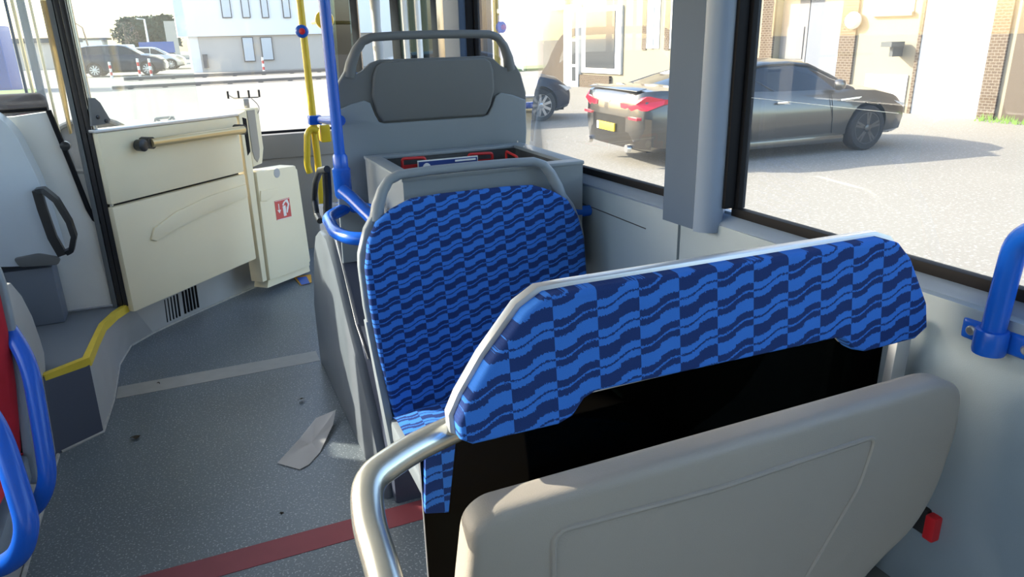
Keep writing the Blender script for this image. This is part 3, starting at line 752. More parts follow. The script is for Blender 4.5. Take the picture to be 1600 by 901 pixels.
box('liner', (X0+tw, Y1-tw-il, .9), (X1b-tw, Y1-tw, ZT), 'tray_dark', bx); box('liner', (X0+tw, Y0+tw, .9), (X1b-tw, Y0+tw+il, ZT), 'tray_dark', bx)
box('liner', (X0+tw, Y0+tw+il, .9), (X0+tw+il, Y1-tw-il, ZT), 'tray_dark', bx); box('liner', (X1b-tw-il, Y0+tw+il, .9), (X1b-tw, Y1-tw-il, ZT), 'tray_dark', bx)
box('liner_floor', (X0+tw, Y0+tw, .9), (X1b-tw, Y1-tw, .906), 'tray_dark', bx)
for p in ((809, 221), (819, 229), (797, 232)):
    q = onx(p, X1b-tw-il-.001); lathe('rivet', [(.004, 0), (.003, .002)], q, (-1, 0, 0), 'white_print', bx, n=8)
for px0, px1, py in ((628, 664, 248), (732, 769, 241)):
    a, b = ony((px0, py), 2.39), ony((px1, py-2), 2.39); h_ = .06
    rk = thing('red_bracket', (a.x, 2.39, a.z-h_), 'red wire bracket inside the storage box, %s' % ('left one by the blue plate' if px0 < 700 else 'middle one of three'), 'bracket', 'red brackets in the box')
    tube('bracket_wire', rounded([(a.x, 2.39, a.z-h_), (a.x, 2.39, a.z), (b.x, 2.39, b.z), (b.x, 2.39, b.z-h_)], .01, closed=False), .005, 'red_paint', rk, n=8)
    box('bracket_plate', (a.x, 2.386, a.z-h_-.06), (b.x, 2.394, a.z-.022), 'red_paint', rk)
a = onx((793, 237), 1.04); 
rk = thing('red_bracket', a, 'red wire bracket inside the storage box, the one by the window', 'bracket', 'red brackets in the box')
a, b = onx((791, 236), 1.0), onx((808, 245), 1.0)
tube('bracket_wire', rounded([(a.x, a.y, a.z-.06), a, b, (b.x, b.y, b.z-.06)], .008, closed=False), .0045, 'red_paint', rk, n=8)
a, b = ony((652, 258), 2.36), ony((746, 250), 2.36)
sg = thing('blue_plate', (a.x, 2.36, a.z-.05), 'blue plate with white border lying in the storage box', 'plate')
a.z += .014
box('plate_edge', (a.x, 2.355, a.z-.07), (b.x, 2.358, a.z+.001), 'white_print', sg)
box('plate_face', (a.x+.004, 2.351, a.z-.066), (b.x-.004, 2.355, a.z-.003), 'navy_print', sg)
box('plate_mark', (b.x-.085, 2.3495, a.z-.012), (b.x-.01, 2.351, a.z-.006), 'white_print', sg)
lathe('plate_disc', [(.014, 0), (.013, .002)], (a.x+.03, 2.351, a.z-.022), (0, -1, 0), 'white_print', sg, n=16)
tag(box('red_rail', (X0+.06, 2.405, 1.0), (.95, 2.412, ony((700, 252), 2.4).z-.008), 'red_paint'), 'flat red rail along the inside of the storage box', 'rail')

# ================================================================== blue grab pole, loops and yellow pole
bp = dep((531, 245), 2.34)
pole = thing('blue_grab_pole', (bp.x, bp.y, .95), 'tall blue grab pole with looped foot beside the seats', 'grab pole')
tube('pole', [(bp.x, bp.y, 1.05), (bp.x, bp.y, 2.25)], .0175, 'blue_paint', pole, n=16)
zs0, zs1 = dep((540, 318), 2.3).z, dep((530, 240), 2.34).z
lathe('sleeve', [(.022, 0), (.028, .01), (.029, (zs1-zs0)*.66), (.024, (zs1-zs0)*.70), (.0235, zs1-zs0-.008), (.019, zs1-zs0)], (bp.x, bp.y, zs0), (0, 0, 1), 'blue_paint', pole, n=18)
lp = [onz(p, z) for p, z in (((600, 330), .90), ((546, 322), .885), ((511, 340), .88), ((524, 364), .88), ((552, 374), .88), ((600, 371), .88))]
tube('foot_loop', rounded(lp, .05, 6, closed=False), .0205, 'blue_paint', pole, n=14)
l2 = [dep((535, 298), 2.27), dep((550, 310), 2.25), dep((575, 335), 2.2), dep((600, 358), 2.15)]
tube('foot_arm', l2, .0205, 'blue_paint', pole, n=14)
a, b = ony((878, 322), 2.02), ony((903, 328), 2.02)
tag(tube('blue_rail_end', rounded([(.85, 2.0, a.z+.01), (a.x, 2.0, a.z), (b.x-.02, 2.0, b.z), (xw(2.0), 2.0, b.z)], .03, closed=False), [.0175]*(2+2*6), 'blue_paint', None, n=14), 'short blue rail end meeting the side wall beside the blue seat', 'rail')
yp = dep((484, 140), 3.6)
yl = thing('yellow_grab_pole', (yp.x, yp.y, 0), 'yellow grab pole by the entrance with a stop button', 'grab pole')
tube('pole', [(yp.x, yp.y, 0), (yp.x, yp.y, 2.25)], .0175, 'yellow_paint', yl, n=14)
q = ony((473, 49), yp.y-.03)
bt = lathe('button_ring', [(.026, 0), (.03, .006), (.03, .025), (.024, .032), (.012, .034)], q+Vector((0, .012, 0)), (-.25, -.95, 0), 'blue_paint', yl, n=20)
lathe('stop_button', [(.015, 0), (.014, .008), (.006, .011)], q+Vector((-.006, -.019, 0)), (-.25, -.95, 0), 'red_button', bt, n=16)
a = [ony(p, yp.y-.02) for p in ((497, 204), (487, 200), (480, 208), (480, 258), (484, 270), (489, 262))]
tube('loop_handle', rounded(a[:4]+[a[4]], .03, 5, closed=False), .0165, 'yellow_paint', yl, n=12)
a, b = ony((499, 195), yp.y), ony((517, 221), yp.y)
box('ticket_unit', (a.x, yp.y-.02, b.z), (b.x, yp.y+.06, a.z), 'yellow_paint', yl, .008)
a, b = ony((482, 181), yp.y-.02), ony((503, 194), yp.y-.02)
cl = box('clamp', (a.x, yp.y-.035, b.z), (b.x, yp.y+.03, a.z), 'blue_paint', yl, .006)
tube('link_rail', [ony((500, 187), yp.y), Vector((bp.x+.015, bp.y+.015, ony((518, 190), bp.y).z))], .0175, 'blue_paint', yl, n=12)
q = dep((507, 31), 3.9)
yd = thing('yellow_disc_reader', (q.x, q.y, q.z), 'round tan yellow reader disc half behind the blue pole', 'reader')
lathe('disc', [(.03, 0), (.046, .006), (.05, .02), (.046, .036), (.03, .04)], q, (-.2, -1, 0), 'yellow_paint', yd, n=22)
tube('disc_arm', [q+Vector((.0, .02, 0)), q+Vector((.06, .75, 0))], .012, 'yellow_paint', yd, n=10)

# blue side rails of the red seat
def blue_loop(px, label):
    P = [dep(p, d) for p, d in px]
    return tag(tube('blue_side_rail', rounded(P, .07, 6, closed=False), .0205, 'blue_paint', None, n=16), label, 'rail', 'blue side rails at the red seat')
blue_loop((((-60, 440), 1.95), ((2, 497), 1.88), ((46, 565), 1.82), ((66, 680), 1.80), ((76, 748), 1.79), ((60, 790), 1.80), ((20, 815), 1.84), ((-60, 830), 1.9)), 'blue tubular side rail next to the aisle, farther one of two')
blue_loop((((-50, 600), 1.42), ((-2, 675), 1.36), ((22, 745), 1.34), ((44, 820), 1.33), ((34, 862), 1.34), ((8, 883), 1.37), ((-60, 895), 1.42)), 'blue tubular side rail in the lower corner, nearer one of two')

# ================================================================== folded bench in the foreground
fb = thing('folding_bench', (.66, .78, 0), 'folded-up bench with blue patterned head pad, grey seat pan and steel arm', 'bench')
PH, NH = (0, .79, 1.0), (0, 1, -.12)
hd = [(713, 655), (716, 682), (735, 689), (868, 658), (890, 645), (908, 618), (925, 607), (1300, 525), (1312, 528), (1325, 543), (1345, 546), (1422, 526), (1441, 508), (1440, 470), (1416, 402), (1397, 377), (1375, 371), (900, 449), (852, 458), (818, 484), (762, 562), (727, 622)]
HO = [on(p, PH, NH) for p in hd]
prism('head_pad', [p+Vector((0, -.012, 0)) for p in HO], (0, .03, -.0), 'moquette', fb, .008, 3, uv=lambda co, n: (co.x, co.z))
cc = sum(HO, Vector())/len(HO)
bk = [Vector((cc.x+(p.x-cc.x)*1.012+(.002 if p.x > cc.x else -.002), p.y+.012, cc.z+(p.z-cc.z)*1.035+.002)) for p in HO]
prism('pad_backing', bk, (0, .018, .0), 'alloy_trim', fb, .003)
PF, NF = (0, .742, .95), (0, 1, -.15)
fp = [(716, 795), (745, 767), (1430, 577), (1455, 582), (1462, 600), (1455, 650), (1425, 740), (1390, 800), (1330, 855), (1250, 950), (1150, 1200), (720, 1330), (700, 1250), (705, 901)]
FO = [on(p, PF, NF) for p in fp]
FO = rounded(FO, [.03, .03, .02, .01, .02, .03, .05, .05, .05, .05, .05, .03, .02, .02], 4)
prism('seat_pan', FO, (0, -.052, .0), 'bench_plastic', fb, .016, 4)
# raised rib on the underside
PR = (0, .742-.054, .95)
for pts in (((868, 1100), (866, 832), (1120, 765), (1371, 681), (1345, 760), (1262, 901), (1180, 1060)),):
    RP = [on(p, PR, NF)+Vector((0, .0022, 0)) for p in pts]
    tube('pan_rib', rounded(RP, .02, 4, closed=False), .0042, 'bench_plastic', fb, n=8)
# steel arm tube
arm = [dep((765, 645), 1.015), dep((712, 668), .985), dep((640, 702), .93), dep((572, 750), .87), dep((575, 815), .835), dep((603, 905), .775), Vector((.105, .44, .79)), Vector((.11, .38, .5)), Vector((.12, .38, 0))]
tube('arm_tube', rounded(arm, [.0, .03, .04, .06, .06, .1, .1, .1, 0], 6, closed=False), .0195, 'steel', fb, n=20)
a, b = ony((1345, 600), .87), ony((1382, 545), .87)
prism('side_strut', [Vector((a.x, .829, .2)), Vector((a.x+.045, .829, .2)), Vector((b.x+.015, .829, .95)), Vector((b.x-.02, .829, .95))], (0, .018, 0), 'alloy_trim', fb, .003)
box('pivot_bar', (.25, .72, .30), (1.1, .78, .36), 'shell_dark', fb, .01); box('bench_leg', (.55, .70, 0), (.63, .78, .32), 'shell_dark', fb, .008)
SPD = Vector((0, 0, 0))
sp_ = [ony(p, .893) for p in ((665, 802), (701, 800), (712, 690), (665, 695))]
prism('side_pad', sp_, (0, .0115, 0), 'moquette', fb, 0, uv=lambda co, n: (co.x, co.z))  # blue cloth piece stands in for a reflection in the dark glass
GY = .905
gp = thing('glass_partition', (.68, GY, .25), 'dark tinted glass panel behind the folded bench', 'glass panel')
gz = ony((920, 612), GY+.002).z; gx = ony((659, 760), GY).x
prism('tinted_pane', [(gx, GY, .22), (1.178, GY, .22), (1.178, GY, gz), (gx, GY, gz)], (0, .007, 0), 'glass_black', gp)
tube('pane_edge', [(gx-.0005, GY, .22), (gx-.0005, GY, gz), (1.178, GY, gz)], .0016, 'alloy_trim', gp, n=6)
box('end_cap', (1.125, GY+.010, .3), (1.175, GY+.03, gz-.02), 'black_plastic', gp, .004)

# blue grab rail on the wall with its clamp
rb = [onx(p, 1.15) for p in ((1547, 530), (1555, 440), (1565, 385), (1592, 350))]
gw = thing('wall_grab_rail', rb[0], 'blue grab rail clamped to the side wall at the frame edge', 'grab rail')
zb0 = rb[0].z
tp = [Vector((1.152, rb[0].y, zb0)), Vector((1.152, rb[0].y-.004, 1.07)), Vector((1.145, rb[0].y-.012, 1.135)), Vector((1.13, rb[0].y-.07, 1.17)), Vector((1.10, rb[0].y-.3, 1.20))]
tube('rail_tube', rounded(tp, .06, 6, closed=False), .0185, 'blue_paint', gw, n=16)
yc = rb[0].y
lathe('clamp_ring', [(.0187, 0), (.024, .001), (.0255, .006), (.0255, .038), (.024, .042), (.0187, .043)], (1.152, yc, zb0-.025), (0, 0, 1), 'blue_paint', gw, n=20)
box('clamp_strap', (xw(yc)-.030, yc-.072, zb0-.024), (xw(yc)-.001, yc+.066, zb0+.016), 'blue_paint', gw, .009, seg=3)
for dy in (-.048, .045):
    lathe('screw', [(.0085, 0), (.0085, .004), (.006, .006)], (xw(yc)-.0295, yc+dy, zb0-.004), (-1, 0, 0), 'bolt', gw, n=14)
# belt buckle low on the wall
c = on((1458, 803), (xw(.72), .72, 0), (1, .05, 0))
bu = thing('belt_buckle', c, 'black belt buckle with a red button low on the side wall', 'belt buckle')
box('buckle_body', (c.x-.035, c.y-.012, c.z-.03), (c.x-.002, c.y+.035, c.z+.025), 'black_plastic', bu, .006)
box('release_button', (c.x-.042, c.y-.034, c.z-.03), (c.x-.006, c.y-.0125, c.z+.022), 'red_button', bu, .004)
hd_ = thing('heater_duct', (1.12, .4, 0), 'dark duct along the foot of the side wall', 'duct')
for a_, b_ in ((-.6, .299), (.301, 1.45)):
    wall_box('duct_body', a_, b_, .002, .36, .003, .13, 'seat_navy_grey', hd_, .012)
    wall_box('duct_lid', a_, b_, .363, .385, .003, .10, 'shell_dark', hd_, .006)

# ================================================================== litter on the floor
pp = [(433, 723), (467, 686), (494, 657), (526, 650), (521, 668), (500, 706), (483, 725), (468, 733)]
PPp = [onz(p, .004) for p in pp]; PPp[3].z += .03; PPp[2].z += .012; PPp[4].z += .015
cpt = sum(PPp, Vector())/len(PPp); cpt.z = .006
bm = bmesh.new(); V = [bm.verts.new(p) for p in PPp]; c_ = bm.verts.new(cpt)
for i in range(len(V)): bm.faces.new((V[i], V[(i+1) % len(V)], c_))
bmesh.ops.solidify(bm, geom=list(bm.faces), thickness=.0015)
tag(finish('paper_sheet', bm, 'paper'), 'crumpled pale paper sheet lying on the aisle floor', 'paper')
def scrap(name, p, s, label):
    c = onz(p, .004); bm = bmesh.new(); n = 9
    vs = [bm.verts.new(c+Vector((math.cos(2*math.pi*k/n)*s*random.uniform(.5, 1.1), math.sin(2*math.pi*k/n)*s*.6*random.uniform(.5, 1.1), random.uniform(0, .012)))) for k in range(n)]
    cv = bm.verts.new(c+Vector((0, 0, .012)))
    for k in range(n): bm.faces.new((vs[k], vs[(k+1) % n], cv))
    tag(finish(name, bm, 'leaf_brown'), label, 'litter')
scrap('dry_leaf', (212, 684), .028, 'dark dry leaf on the aisle floor near the step')
scrap('dry_leaf', (471, 625), .016, 'dark dry leaf scrap on the floor before the pedestal')
scrap('dirt_crumb', (248, 600), .008, 'dark crumb on the grey floor strip')
scrap('dirt_crumb', (441, 804), .010, 'dark crumb on the floor near the red strip')
# ================================================================== outside
speckled('asphalt', (.245, .23, .195), (.36, .34, .30), 30, .44, rough=.9, patch=.10, pscale=.5, bump=.2)
mat('cream_wall', (.24, .215, .155), .85, var=.04, vscale=2)
mat('plaster_brown', (.080, .062, .044), .9, var=.08, vscale=3)
mat('white_paint', (.62, .63, .64), .5); mat('door_bluegrey', (.105, .125, .165), .5, var=.03); mat('door_white', (.155, .155, .16), .5)  # door colours darkened and blued to hold the shade of the recess
mat('deep_blue', (.02, .06, .30), .4); mat('sign_blue', (.03, .22, .55), .4)
mat('window_dark', (.05, .055, .06), .08); mat('window_pale', (.55, .6, .62), .1)
mat('far_white', (.90, .90, .88), .8); mat('far_beige', (.52, .48, .42), .85, var=.05, vscale=1)
mat('rail_dark', (.05, .06, .065), .6)
mat('foliage', (.018, .045, .022), .9, var=.5, vscale=3); mat('trunk', (.10, .08, .06), .9)
mat('twig', (.22, .17, .13), .9, var=.3)
mat('grass_green', (.12, .22, .04), .9, var=.3, vscale=6)
mat('car_black', (.10, .094, .083), .28, metal=.75, coat=1.0); mat('car_navy', (.008, .014, .032), .3, metal=.0, coat=.3)
mat('car_silver', (.5, .52, .54), .3, metal=.5, coat=.6); mat('car_glass', (.02, .025, .03), .06)
mat('tyre', (.015, .015, .016), .7); mat('rim_dark', (.10, .10, .10), .3, metal=.8); mat('rim_bright', (.7, .7, .7), .25, metal=.8)
mat('lamp_red', (.60, .02, .04), .15, coat=.6); mat('plate_yellow', (.80, .55, .03), .5)
mat('chrome', (.75, .75, .75), .12, metal=1.); mat('lamp_clear', (.75, .75, .75), .1, coat=.5); mat('lorry_blue', (.025, .09, .36), .6)
bricks('brick_tan', (.085, .058, .036), (.065, .042, .025), (.15, .13, .10))

tag(box('ground', (-120, -60, GZ-.5), (140, 160, GZ), 'asphalt'), 'pale sunlit asphalt yard', None, None, 'structure')

# ---- warehouse on the right: facade frame (s along the wall, z up, d outwards to the yard)
FO_, FE = Vector((14.38, 9.7, 0)), Vector((-.119, .9929, 0)); FN = Vector((-.9929, -.119, 0))
def fpt(s, z, d=0.): return FO_+FE*s+FN*d+Vector((0, 0, z))
def fac(p):
    q = on(p, FO_, FN); return ((q-FO_).dot(FE), q.z)
whs = thing('warehouse', fpt(3, GZ), 'cream warehouse with brick piers, white gates and doors across the yard', 'building')
def fb_(name, s0, s1, z0, z1, d0, d1, m, parent=None, bevel=0):
    bm = bmesh.new(); v = []
    for z in (z0, z1):
        for d in (d0, d1):
            for s in (s0, s1): v.append(bm.verts.new(fpt(s, z, d)))
    for i in ((0, 2, 3, 1), (4, 5, 7, 6), (0, 1, 5, 4), (2, 6, 7, 3), (0, 4, 6, 2), (1, 3, 7, 5)): bm.faces.new([v[j] for j in i])
    return finish(name, bm, m, parent or whs, uv=lambda co, n: ((co-FO_).dot(FE), co.z))
def F(name, p, q, d, m, ztop=None, zbot=None, parent=None, d0=-.02):
    s0, z0 = fac(p); s1, z1 = fac(q)
    if ztop is not None: z0 = ztop
    if zbot is not None: z1 = zbot
    return fb_(name, min(s0, s1), max(s0, s1), min(z0, z1), max(z0, z1), d0, d, m, parent)
sA = fac((890, 100))[0]; sC = fac((820, 100))[0]; sB = fac((1580, 100))[0]
sR0, sR1 = fac((1313, 70))[0], fac((1209, 70))[0]; zR = fac((1285, -6))[1]
fb_('wall', sB, sR0, GZ, 5.5, -6, 0, 'cream_wall'); fb_('wall', sR1, sA, GZ, 5.5, -6, 0, 'cream_wall'); fb_('wall_over_doors', sR0, sR1, zR, 5.5, -6, 0, 'cream_wall')
fb_('recess_back', sR0, sR1, GZ, zR, -6, -.25, 'cream_wall')
fb_('brown_wall', sA+.01, sA+14, GZ, 5.5, -6, .12, 'plaster_brown')
fb_('plaster_wall', sB-8, sB-.01, GZ, 5.5, -6, .02, 'plaster_brown')
for a, b, m in ((1190, 1209, 'brick_tan'), (1313, 1337, 'brick_tan'), (1548, 1576, 'brick_tan')):
    F('brick_pier', (a, 70), (b, 70), .06, m, 5.2, GZ)
F('gate', (1438, 90), (1546, 90), .05, 'white_paint', 5.0, GZ); gt = F('gate_frame', (1433, 90), (1438, 90), .09, 'brick_tan', 5.0, GZ)
dR = -.25; sm = sR0+(sR1-sR0)*.56
pdr = fb_('panel_door', sm+.03, sR1-.02, GZ, zR-.02, dR, dR+.05, 'door_white')
for z0_, z1_ in ((.1, .95), (1.05, 1.8)): fb_('door_inset', sm+.12, sR1-.12, GZ+z0_, GZ+z1_, dR+.05, dR+.07, 'door_white', pdr)
pd2 = fb_('steel_door', sR0+.02, sm, GZ, zR-.02, dR, dR+.06, 'door_bluegrey'); fb_('door_handle', sR0+.14, sR0+.18, GZ+1.0, GZ+1.18, dR+.06, dR+.12, 'far_beige', pd2)
ww = F('window', (1367, -40), (1428, 20), .03, 'white_paint'); F('window_ledge', (1366, 20), (1429, 24), .10, 'cream_wall', None, None, ww)
F('hatch', (1354, 115), (1412, 170), .03, 'white_paint', None, GZ)
s, z = fac((1338, 32)); lathe('round_lamp', [(.05, 0), (.17, .05), (.19, .12), (.15, .2), (.05, .23)], fpt(s, z, 0), FN, 'white_paint', whs, n=20)
s, z = fac((1408, 80)); wl_ = fb_('lamp_arm', s-.04, s+.04, z-.1, z+.1, 0, .35, 'rail_dark'); fb_('lamp_head', s-.12, s+.12, z+.1, z+.2, .1, .55, 'rail_dark', wl_)
# window side part
for a, b in ((1010, 1030), (1046, 1060)):
    w = F('window', (a, -30), (b, 76), .02, 'window_pale'); F('window_frame', (a+9, -30), (a+11, 76), .04, 'white_paint', None, None, w); F('window_reveal', (a-3, -30), (a, 78), .03, 'brick_tan', None, None, w)
w = F('shop_window', (912, 12), (972, 116), .08, 'white_paint'); F('pane', (919, 19), (963, 107), .10, 'window_dark', None, None, w)
F('brick_base', (906, 116), (955, 137), .10, 'brick_tan', None, GZ)
w = F('glazed_door', (886, 8), (908, 132), .14, 'white_paint', None, GZ)
for a, b in ((18, 60), (64, 100), (104, 126)):
    F('door_pane', (889, a), (893, b), .155, 'window_pale', None, None, w); F('door_pane', (899, a), (904, b), .155, 'window_dark', None, None, w)
F('sign_board', (873, -10), (888, 15), .3, 'sign_blue')
# darker stretch further along: blue shutter and gate
F('shutter', (784, 24), (824, 130), .18, 'deep_blue', None, GZ); F('shutter_frame', (822, 18), (826, 130), .22, 'white_paint', None, GZ)
F('shutter_frame', (784, 14), (826, 18), .22, 'white_paint'); F('fascia', (784, -40), (826, 14), .2, 'sign_blue')
F('window', (727, 20), (755, 95), .16, 'window_pale'); F('window', (757, -10), (782, 110), .15, 'window_dark')
# grass tuft at the wall foot
for k in range(1):
    bm = bmesh.new(); a = fpt(sB-.3, GZ, .25)
    for i in range(320):
        c = a + FE*random.uniform(-2.5, .6) + FN*random.uniform(-.2, .25); h_ = random.uniform(.04, .16); dx = random.uniform(-.06, .06)
        v = [bm.verts.new(c+FE*-.012), bm.verts.new(c+FE*.012), bm.verts.new(c+FE*dx+Vector((0, 0, h_)))]; bm.faces.new(v)
    tag(finish('grass_tuft', bm, 'grass_green'), 'low green grass growing along the wall foot', 'grass', None, 'stuff')

# ---- cars
def car(name, loc, rot, Lh, Wh, label, paint, shape='coupe', rim='rim_dark', detail=True):
    t = thing(name, (0, 0, 0), label, 'car')
    k = {'coupe': 1.0, 'hatch': 1.06, 'suv': 1.25}[shape]
    hh = {'coupe': 1.37, 'hatch': 1.5, 'suv': 1.72}[shape]
    zb = .19 if shape != 'suv' else .27
    belt = .93*k
    if shape == 'coupe':
        st_ = [(-1.0, .60, .46, .70, .90, .93), (-.985, .80, .34, .68, .985, 1.01), (-.95, .90, .25, .68, 1.03, 1.055), (-.86, .975, .21, .68, 1.04, 1.075), (-.7, 1.0, .20, .68, 1.02, 1.08), (-.45, 1.0, .20, .66, .98, 1.0), (-.1, .99, .20, .64, .945, .96), (.2, .985, .20, .64, .93, .95), (.45, .985, .20, .64, .915, .98), (.66, .985, .20, .66, .88, .94), (.82, .955, .21, .64, .80, .87), (.92, .88, .21, .58, .71, .79), (.975, .74, .24, .52, .62, .69), (1.0, .52, .28, .5, .55, .58)]
        gh = [(-.74, .80, 1.06), (-.55, .72, 1.19), (-.33, .66, 1.31), (-.12, .64, 1.36), (.05, .64, 1.37), (.2, .64, 1.33), (.34, .68, 1.19), (.50, .80, .97)]
    else:
        z1 = k
        st_ = [(-1.0, .70, .5*k, .75*k, .95*k, 1.0*k), (-.98, .90, .32*k, .75*k, .99*k, 1.02*k), (-.9, .97, zb, .72*k, 1.0*k, 1.02*k), (-.6, 1.0, zb, .7*k, .98*k, 1.0*k), (0, 1.0, zb, .68*k, .96*k, .97*k), (.35, .99, zb, .68*k, .95*k, .98*k), (.6, .98, zb, .66*k, .88*k, .95*k), (.82, .94, zb, .62*k, .78*k, .86*k), (.95, .80, .25*k, .55*k, .64*k, .70*k), (1.0, .55, .3*k, .5*k, .55*k, .58*k)]
        gh = [(-.97, .84, 1.0*k), (-.90, .74, hh-.12), (-.7, .68, hh-.02), (-.3, .68, hh), (.0, .68, hh-.01), (.15, .68, hh-.07), (.30, .74, hh-.25), (.48, .84, .96*k)]
    def ringpts(x, hw, z0, zs, zt_, zc):
        w = hw*Wh
        P = [(0, z0), (w*.8, z0), (w*.95, z0+.07), (w, zs-.12), (w*.995, zs), (w*.965, zt_-.07), (w*.91, zt_), (w*.55, zc-.008), (0, zc)]
        return [(x*Lh, y, z) for y, z in P]+[(x*Lh, -y, z) for y, z in P[-2:0:-1]]
    bm = bmesh.new(); rs = [[bm.verts.new(p) for p in ringpts(*s)] for s in st_]; n = len(rs[0])
    for A, B in zip(rs, rs[1:]):
        for j in range(n): bm.faces.new((A[j], A[(j+1) % n], B[(j+1) % n], B[j]))
    bm.faces.new(rs[0]); bm.faces.new(rs[-1][::-1])
    body = finish('body', bm, paint, t, smooth='auto')
    wx = (-.585*Lh, .60*Lh); wr_ = .335 if shape != 'suv' else .37
    # cut the wheel wells out of the body, then drop the cutter
    bm = bmesh.new()
    for x in wx:
        for sgn in (-1, 1):
            bmesh.ops.create_cone(bm, cap_ends=True, segments=28, radius1=wr_+.055, radius2=wr_+.055, depth=.34,
                                  matrix=Matrix.Translation((x, sgn*(Wh-.10), wr_+.01)) @ Matrix.Rotation(math.pi/2, 4, 'X'))
    me = bpy.data.meshes.new('cut'); bm.to_mesh(me); bm.free(); cut = bpy.data.objects.new('cut', me); COL.objects.link(cut)
    md = body.modifiers.new('b', 'BOOLEAN'); md.operation = 'DIFFERENCE'; md.object = cut; md.solver = 'EXACT'
    bpy.context.view_layer.update()
    dg_ = bpy.context.evaluated_depsgraph_get(); nm = bpy.data.meshes.new_from_object(body.evaluated_get(dg_))
    body.modifiers.clear(); body.data = nm; bpy.data.objects.remove(cut)
    nm.set_sharp_from_angle(angle=math.radians(38))
    box('underbody', (-.9*Lh, -.7*Wh, .2), (.9*Lh, .7*Wh, .6), 'tyre', t)
    # greenhouse
    def gring(x, wf, z):
        zb0 = belt-.03 if z > belt else z-.06
        w = Wh*wf; wb = Wh*.90
        P = [(wb, zb0), (w+(wb-w)*.45, zb0+(z-zb0)*.55), (w, max(z-.06, zb0+.004)), (w*.8, max(z-.012, zb0+.008)), (0, max(z, zb0+.012))]
        return [(x*Lh, y, zz) for y, zz in P]+[(x*Lh, -y, zz) for y, zz in P[-2::-1]]
    bm = bmesh.new(); rs = [[bm.verts.new(p) for p in gring(*s)] for s in gh]; n = len(rs[0])
    for A, B in zip(rs, rs[1:]):
        for j in range(n-1): bm.faces.new((A[j], A[j+1], B[j+1], B[j]))
    bm.faces.new(rs[0]); bm.faces.new(rs[-1][::-1])
    finish('glasshouse', bm, 'car_glass', t, smooth='auto')
    # roof skin and side rails
    ix = [i for i, s in enumerate(gh) if s[2] > hh-.12]
    g = [[Vector(gring(*gh[i])[j])+Vector((0, 0, .008)) for j in range(2, n-2)] for i in ix]
    sheet('roof', g, paint, t)
    for sgn in (0, 1):
        j = 2 if sgn == 0 else n-3
        tube('roof_rail', [Vector(gring(*s)[j])+Vector((0, 0, .004)) for s in gh], .028, paint, t, n=8)
        if shape != 'coupe':
            for i in (2, 4): tube('window_pillar', [Vector(gring(*gh[i])[0 if sgn == 0 else n-1]), Vector(gring(*gh[i])[j])], .03, paint, t, n=6)
        else:
            for i in (2,): tube('window_pillar', [Vector(gring(*gh[3])[0 if sgn == 0 else n-1])+Vector((.12, 0, 0)), Vector(gring(*gh[2])[j])], .022, 'car_glass', t, n=6)
    for x in wx:
        for sgn in (-1, 1):
            o = Vector((x, sgn*(Wh-.02), wr_)); ax = Vector((0, -sgn, 0))
            tw_ = lathe('wheel', [(wr_*.70, -.01), (wr_*.74, -.022), (wr_*.93, -.02), (wr_, .01), (wr_, .18), (wr_*.93, .21), (wr_*.7, .20)], o, ax, 'tyre', t, n=28)
            lathe('rim_barrel', [(wr_*.70, 0), (wr_*.72, -.012), (wr_*.68, -.012), (wr_*.62, .05), (wr_*.6, .06)], o, ax, rim, tw_, n=28)
            bm = bmesh.new(); ns = 5 if shape == 'coupe' else 9
            for q_ in range(ns):
                for dd in ((-.13, .13) if shape == 'coupe' else (0,)):
                    an = 2*math.pi*q_/ns+dd+.3
                    e = Vector((math.cos(an), 0, math.sin(an))); p_ = Vector((-math.sin(an), 0, math.cos(an))); hw_ = wr_*(.05 if shape == 'coupe' else .085)
                    v = [bm.verts.new(o+e*(wr_*r_)+p_*(hw_*s_)+ax*d_) for d_ in (-.012, .02) for r_, s_ in ((.1, -1), (.70, -1), (.70, 1), (.1, 1))]
                    for f_ in ((0, 1, 2, 3), (7, 6, 5, 4), (0, 4, 5, 1), (1, 5, 6, 2), (2, 6, 7, 3), (3, 7, 4, 0)): bm.faces.new([v[z] for z in f_])
            finish('rim_spokes', bm, rim, tw_)
            lathe('hub', [(.06, -.02), (.05, -.026), (.01, -.028)], o, ax, rim, tw_, n=14)
    if detail:
        for sgn in (-1, 1):
            x0 = .33*Lh
            mr = lathe('mirror', [(.03, 0), (.075, .02), (.085, .07), (.06, .13), (.01, .15)], (x0, sgn*(Wh*.93), belt+.06), (.25, sgn*1, .1), paint, t, n=14)
            box('door_handle', (-.07*Lh-.10, sgn*(Wh*.992), belt-.15), (-.07*Lh+.10, sgn*(Wh*.992+.025), belt-.12), 'chrome', t, .008)
            for xx in (-.29, .30):
                tube('door_seam', [(xx*Lh-.02, sgn*(Wh*.968), belt-.05), (xx*Lh, sgn*(Wh*.992), .72*k), (xx*Lh+.03, sgn*(Wh*.99), .55*k), (xx*Lh+.08, sgn*(Wh*.95), .30)], .006, 'tyre', t, n=5)
            box('sill_skirt', (-.42*Lh, sgn*Wh*.90, .16), (.42*Lh, sgn*Wh*.985, .27), paint, t, .02)
            # head lamp
            prism('head_lamp', [(.80*Lh, sgn*Wh*.90, .70*k), (.93*Lh, sgn*Wh*.80, .64*k), (.965*Lh, sgn*Wh*.70, .60*k), (.90*Lh, sgn*Wh*.84, .57*k)], (.03, sgn*.035, .015), 'lamp_clear', t, .004)
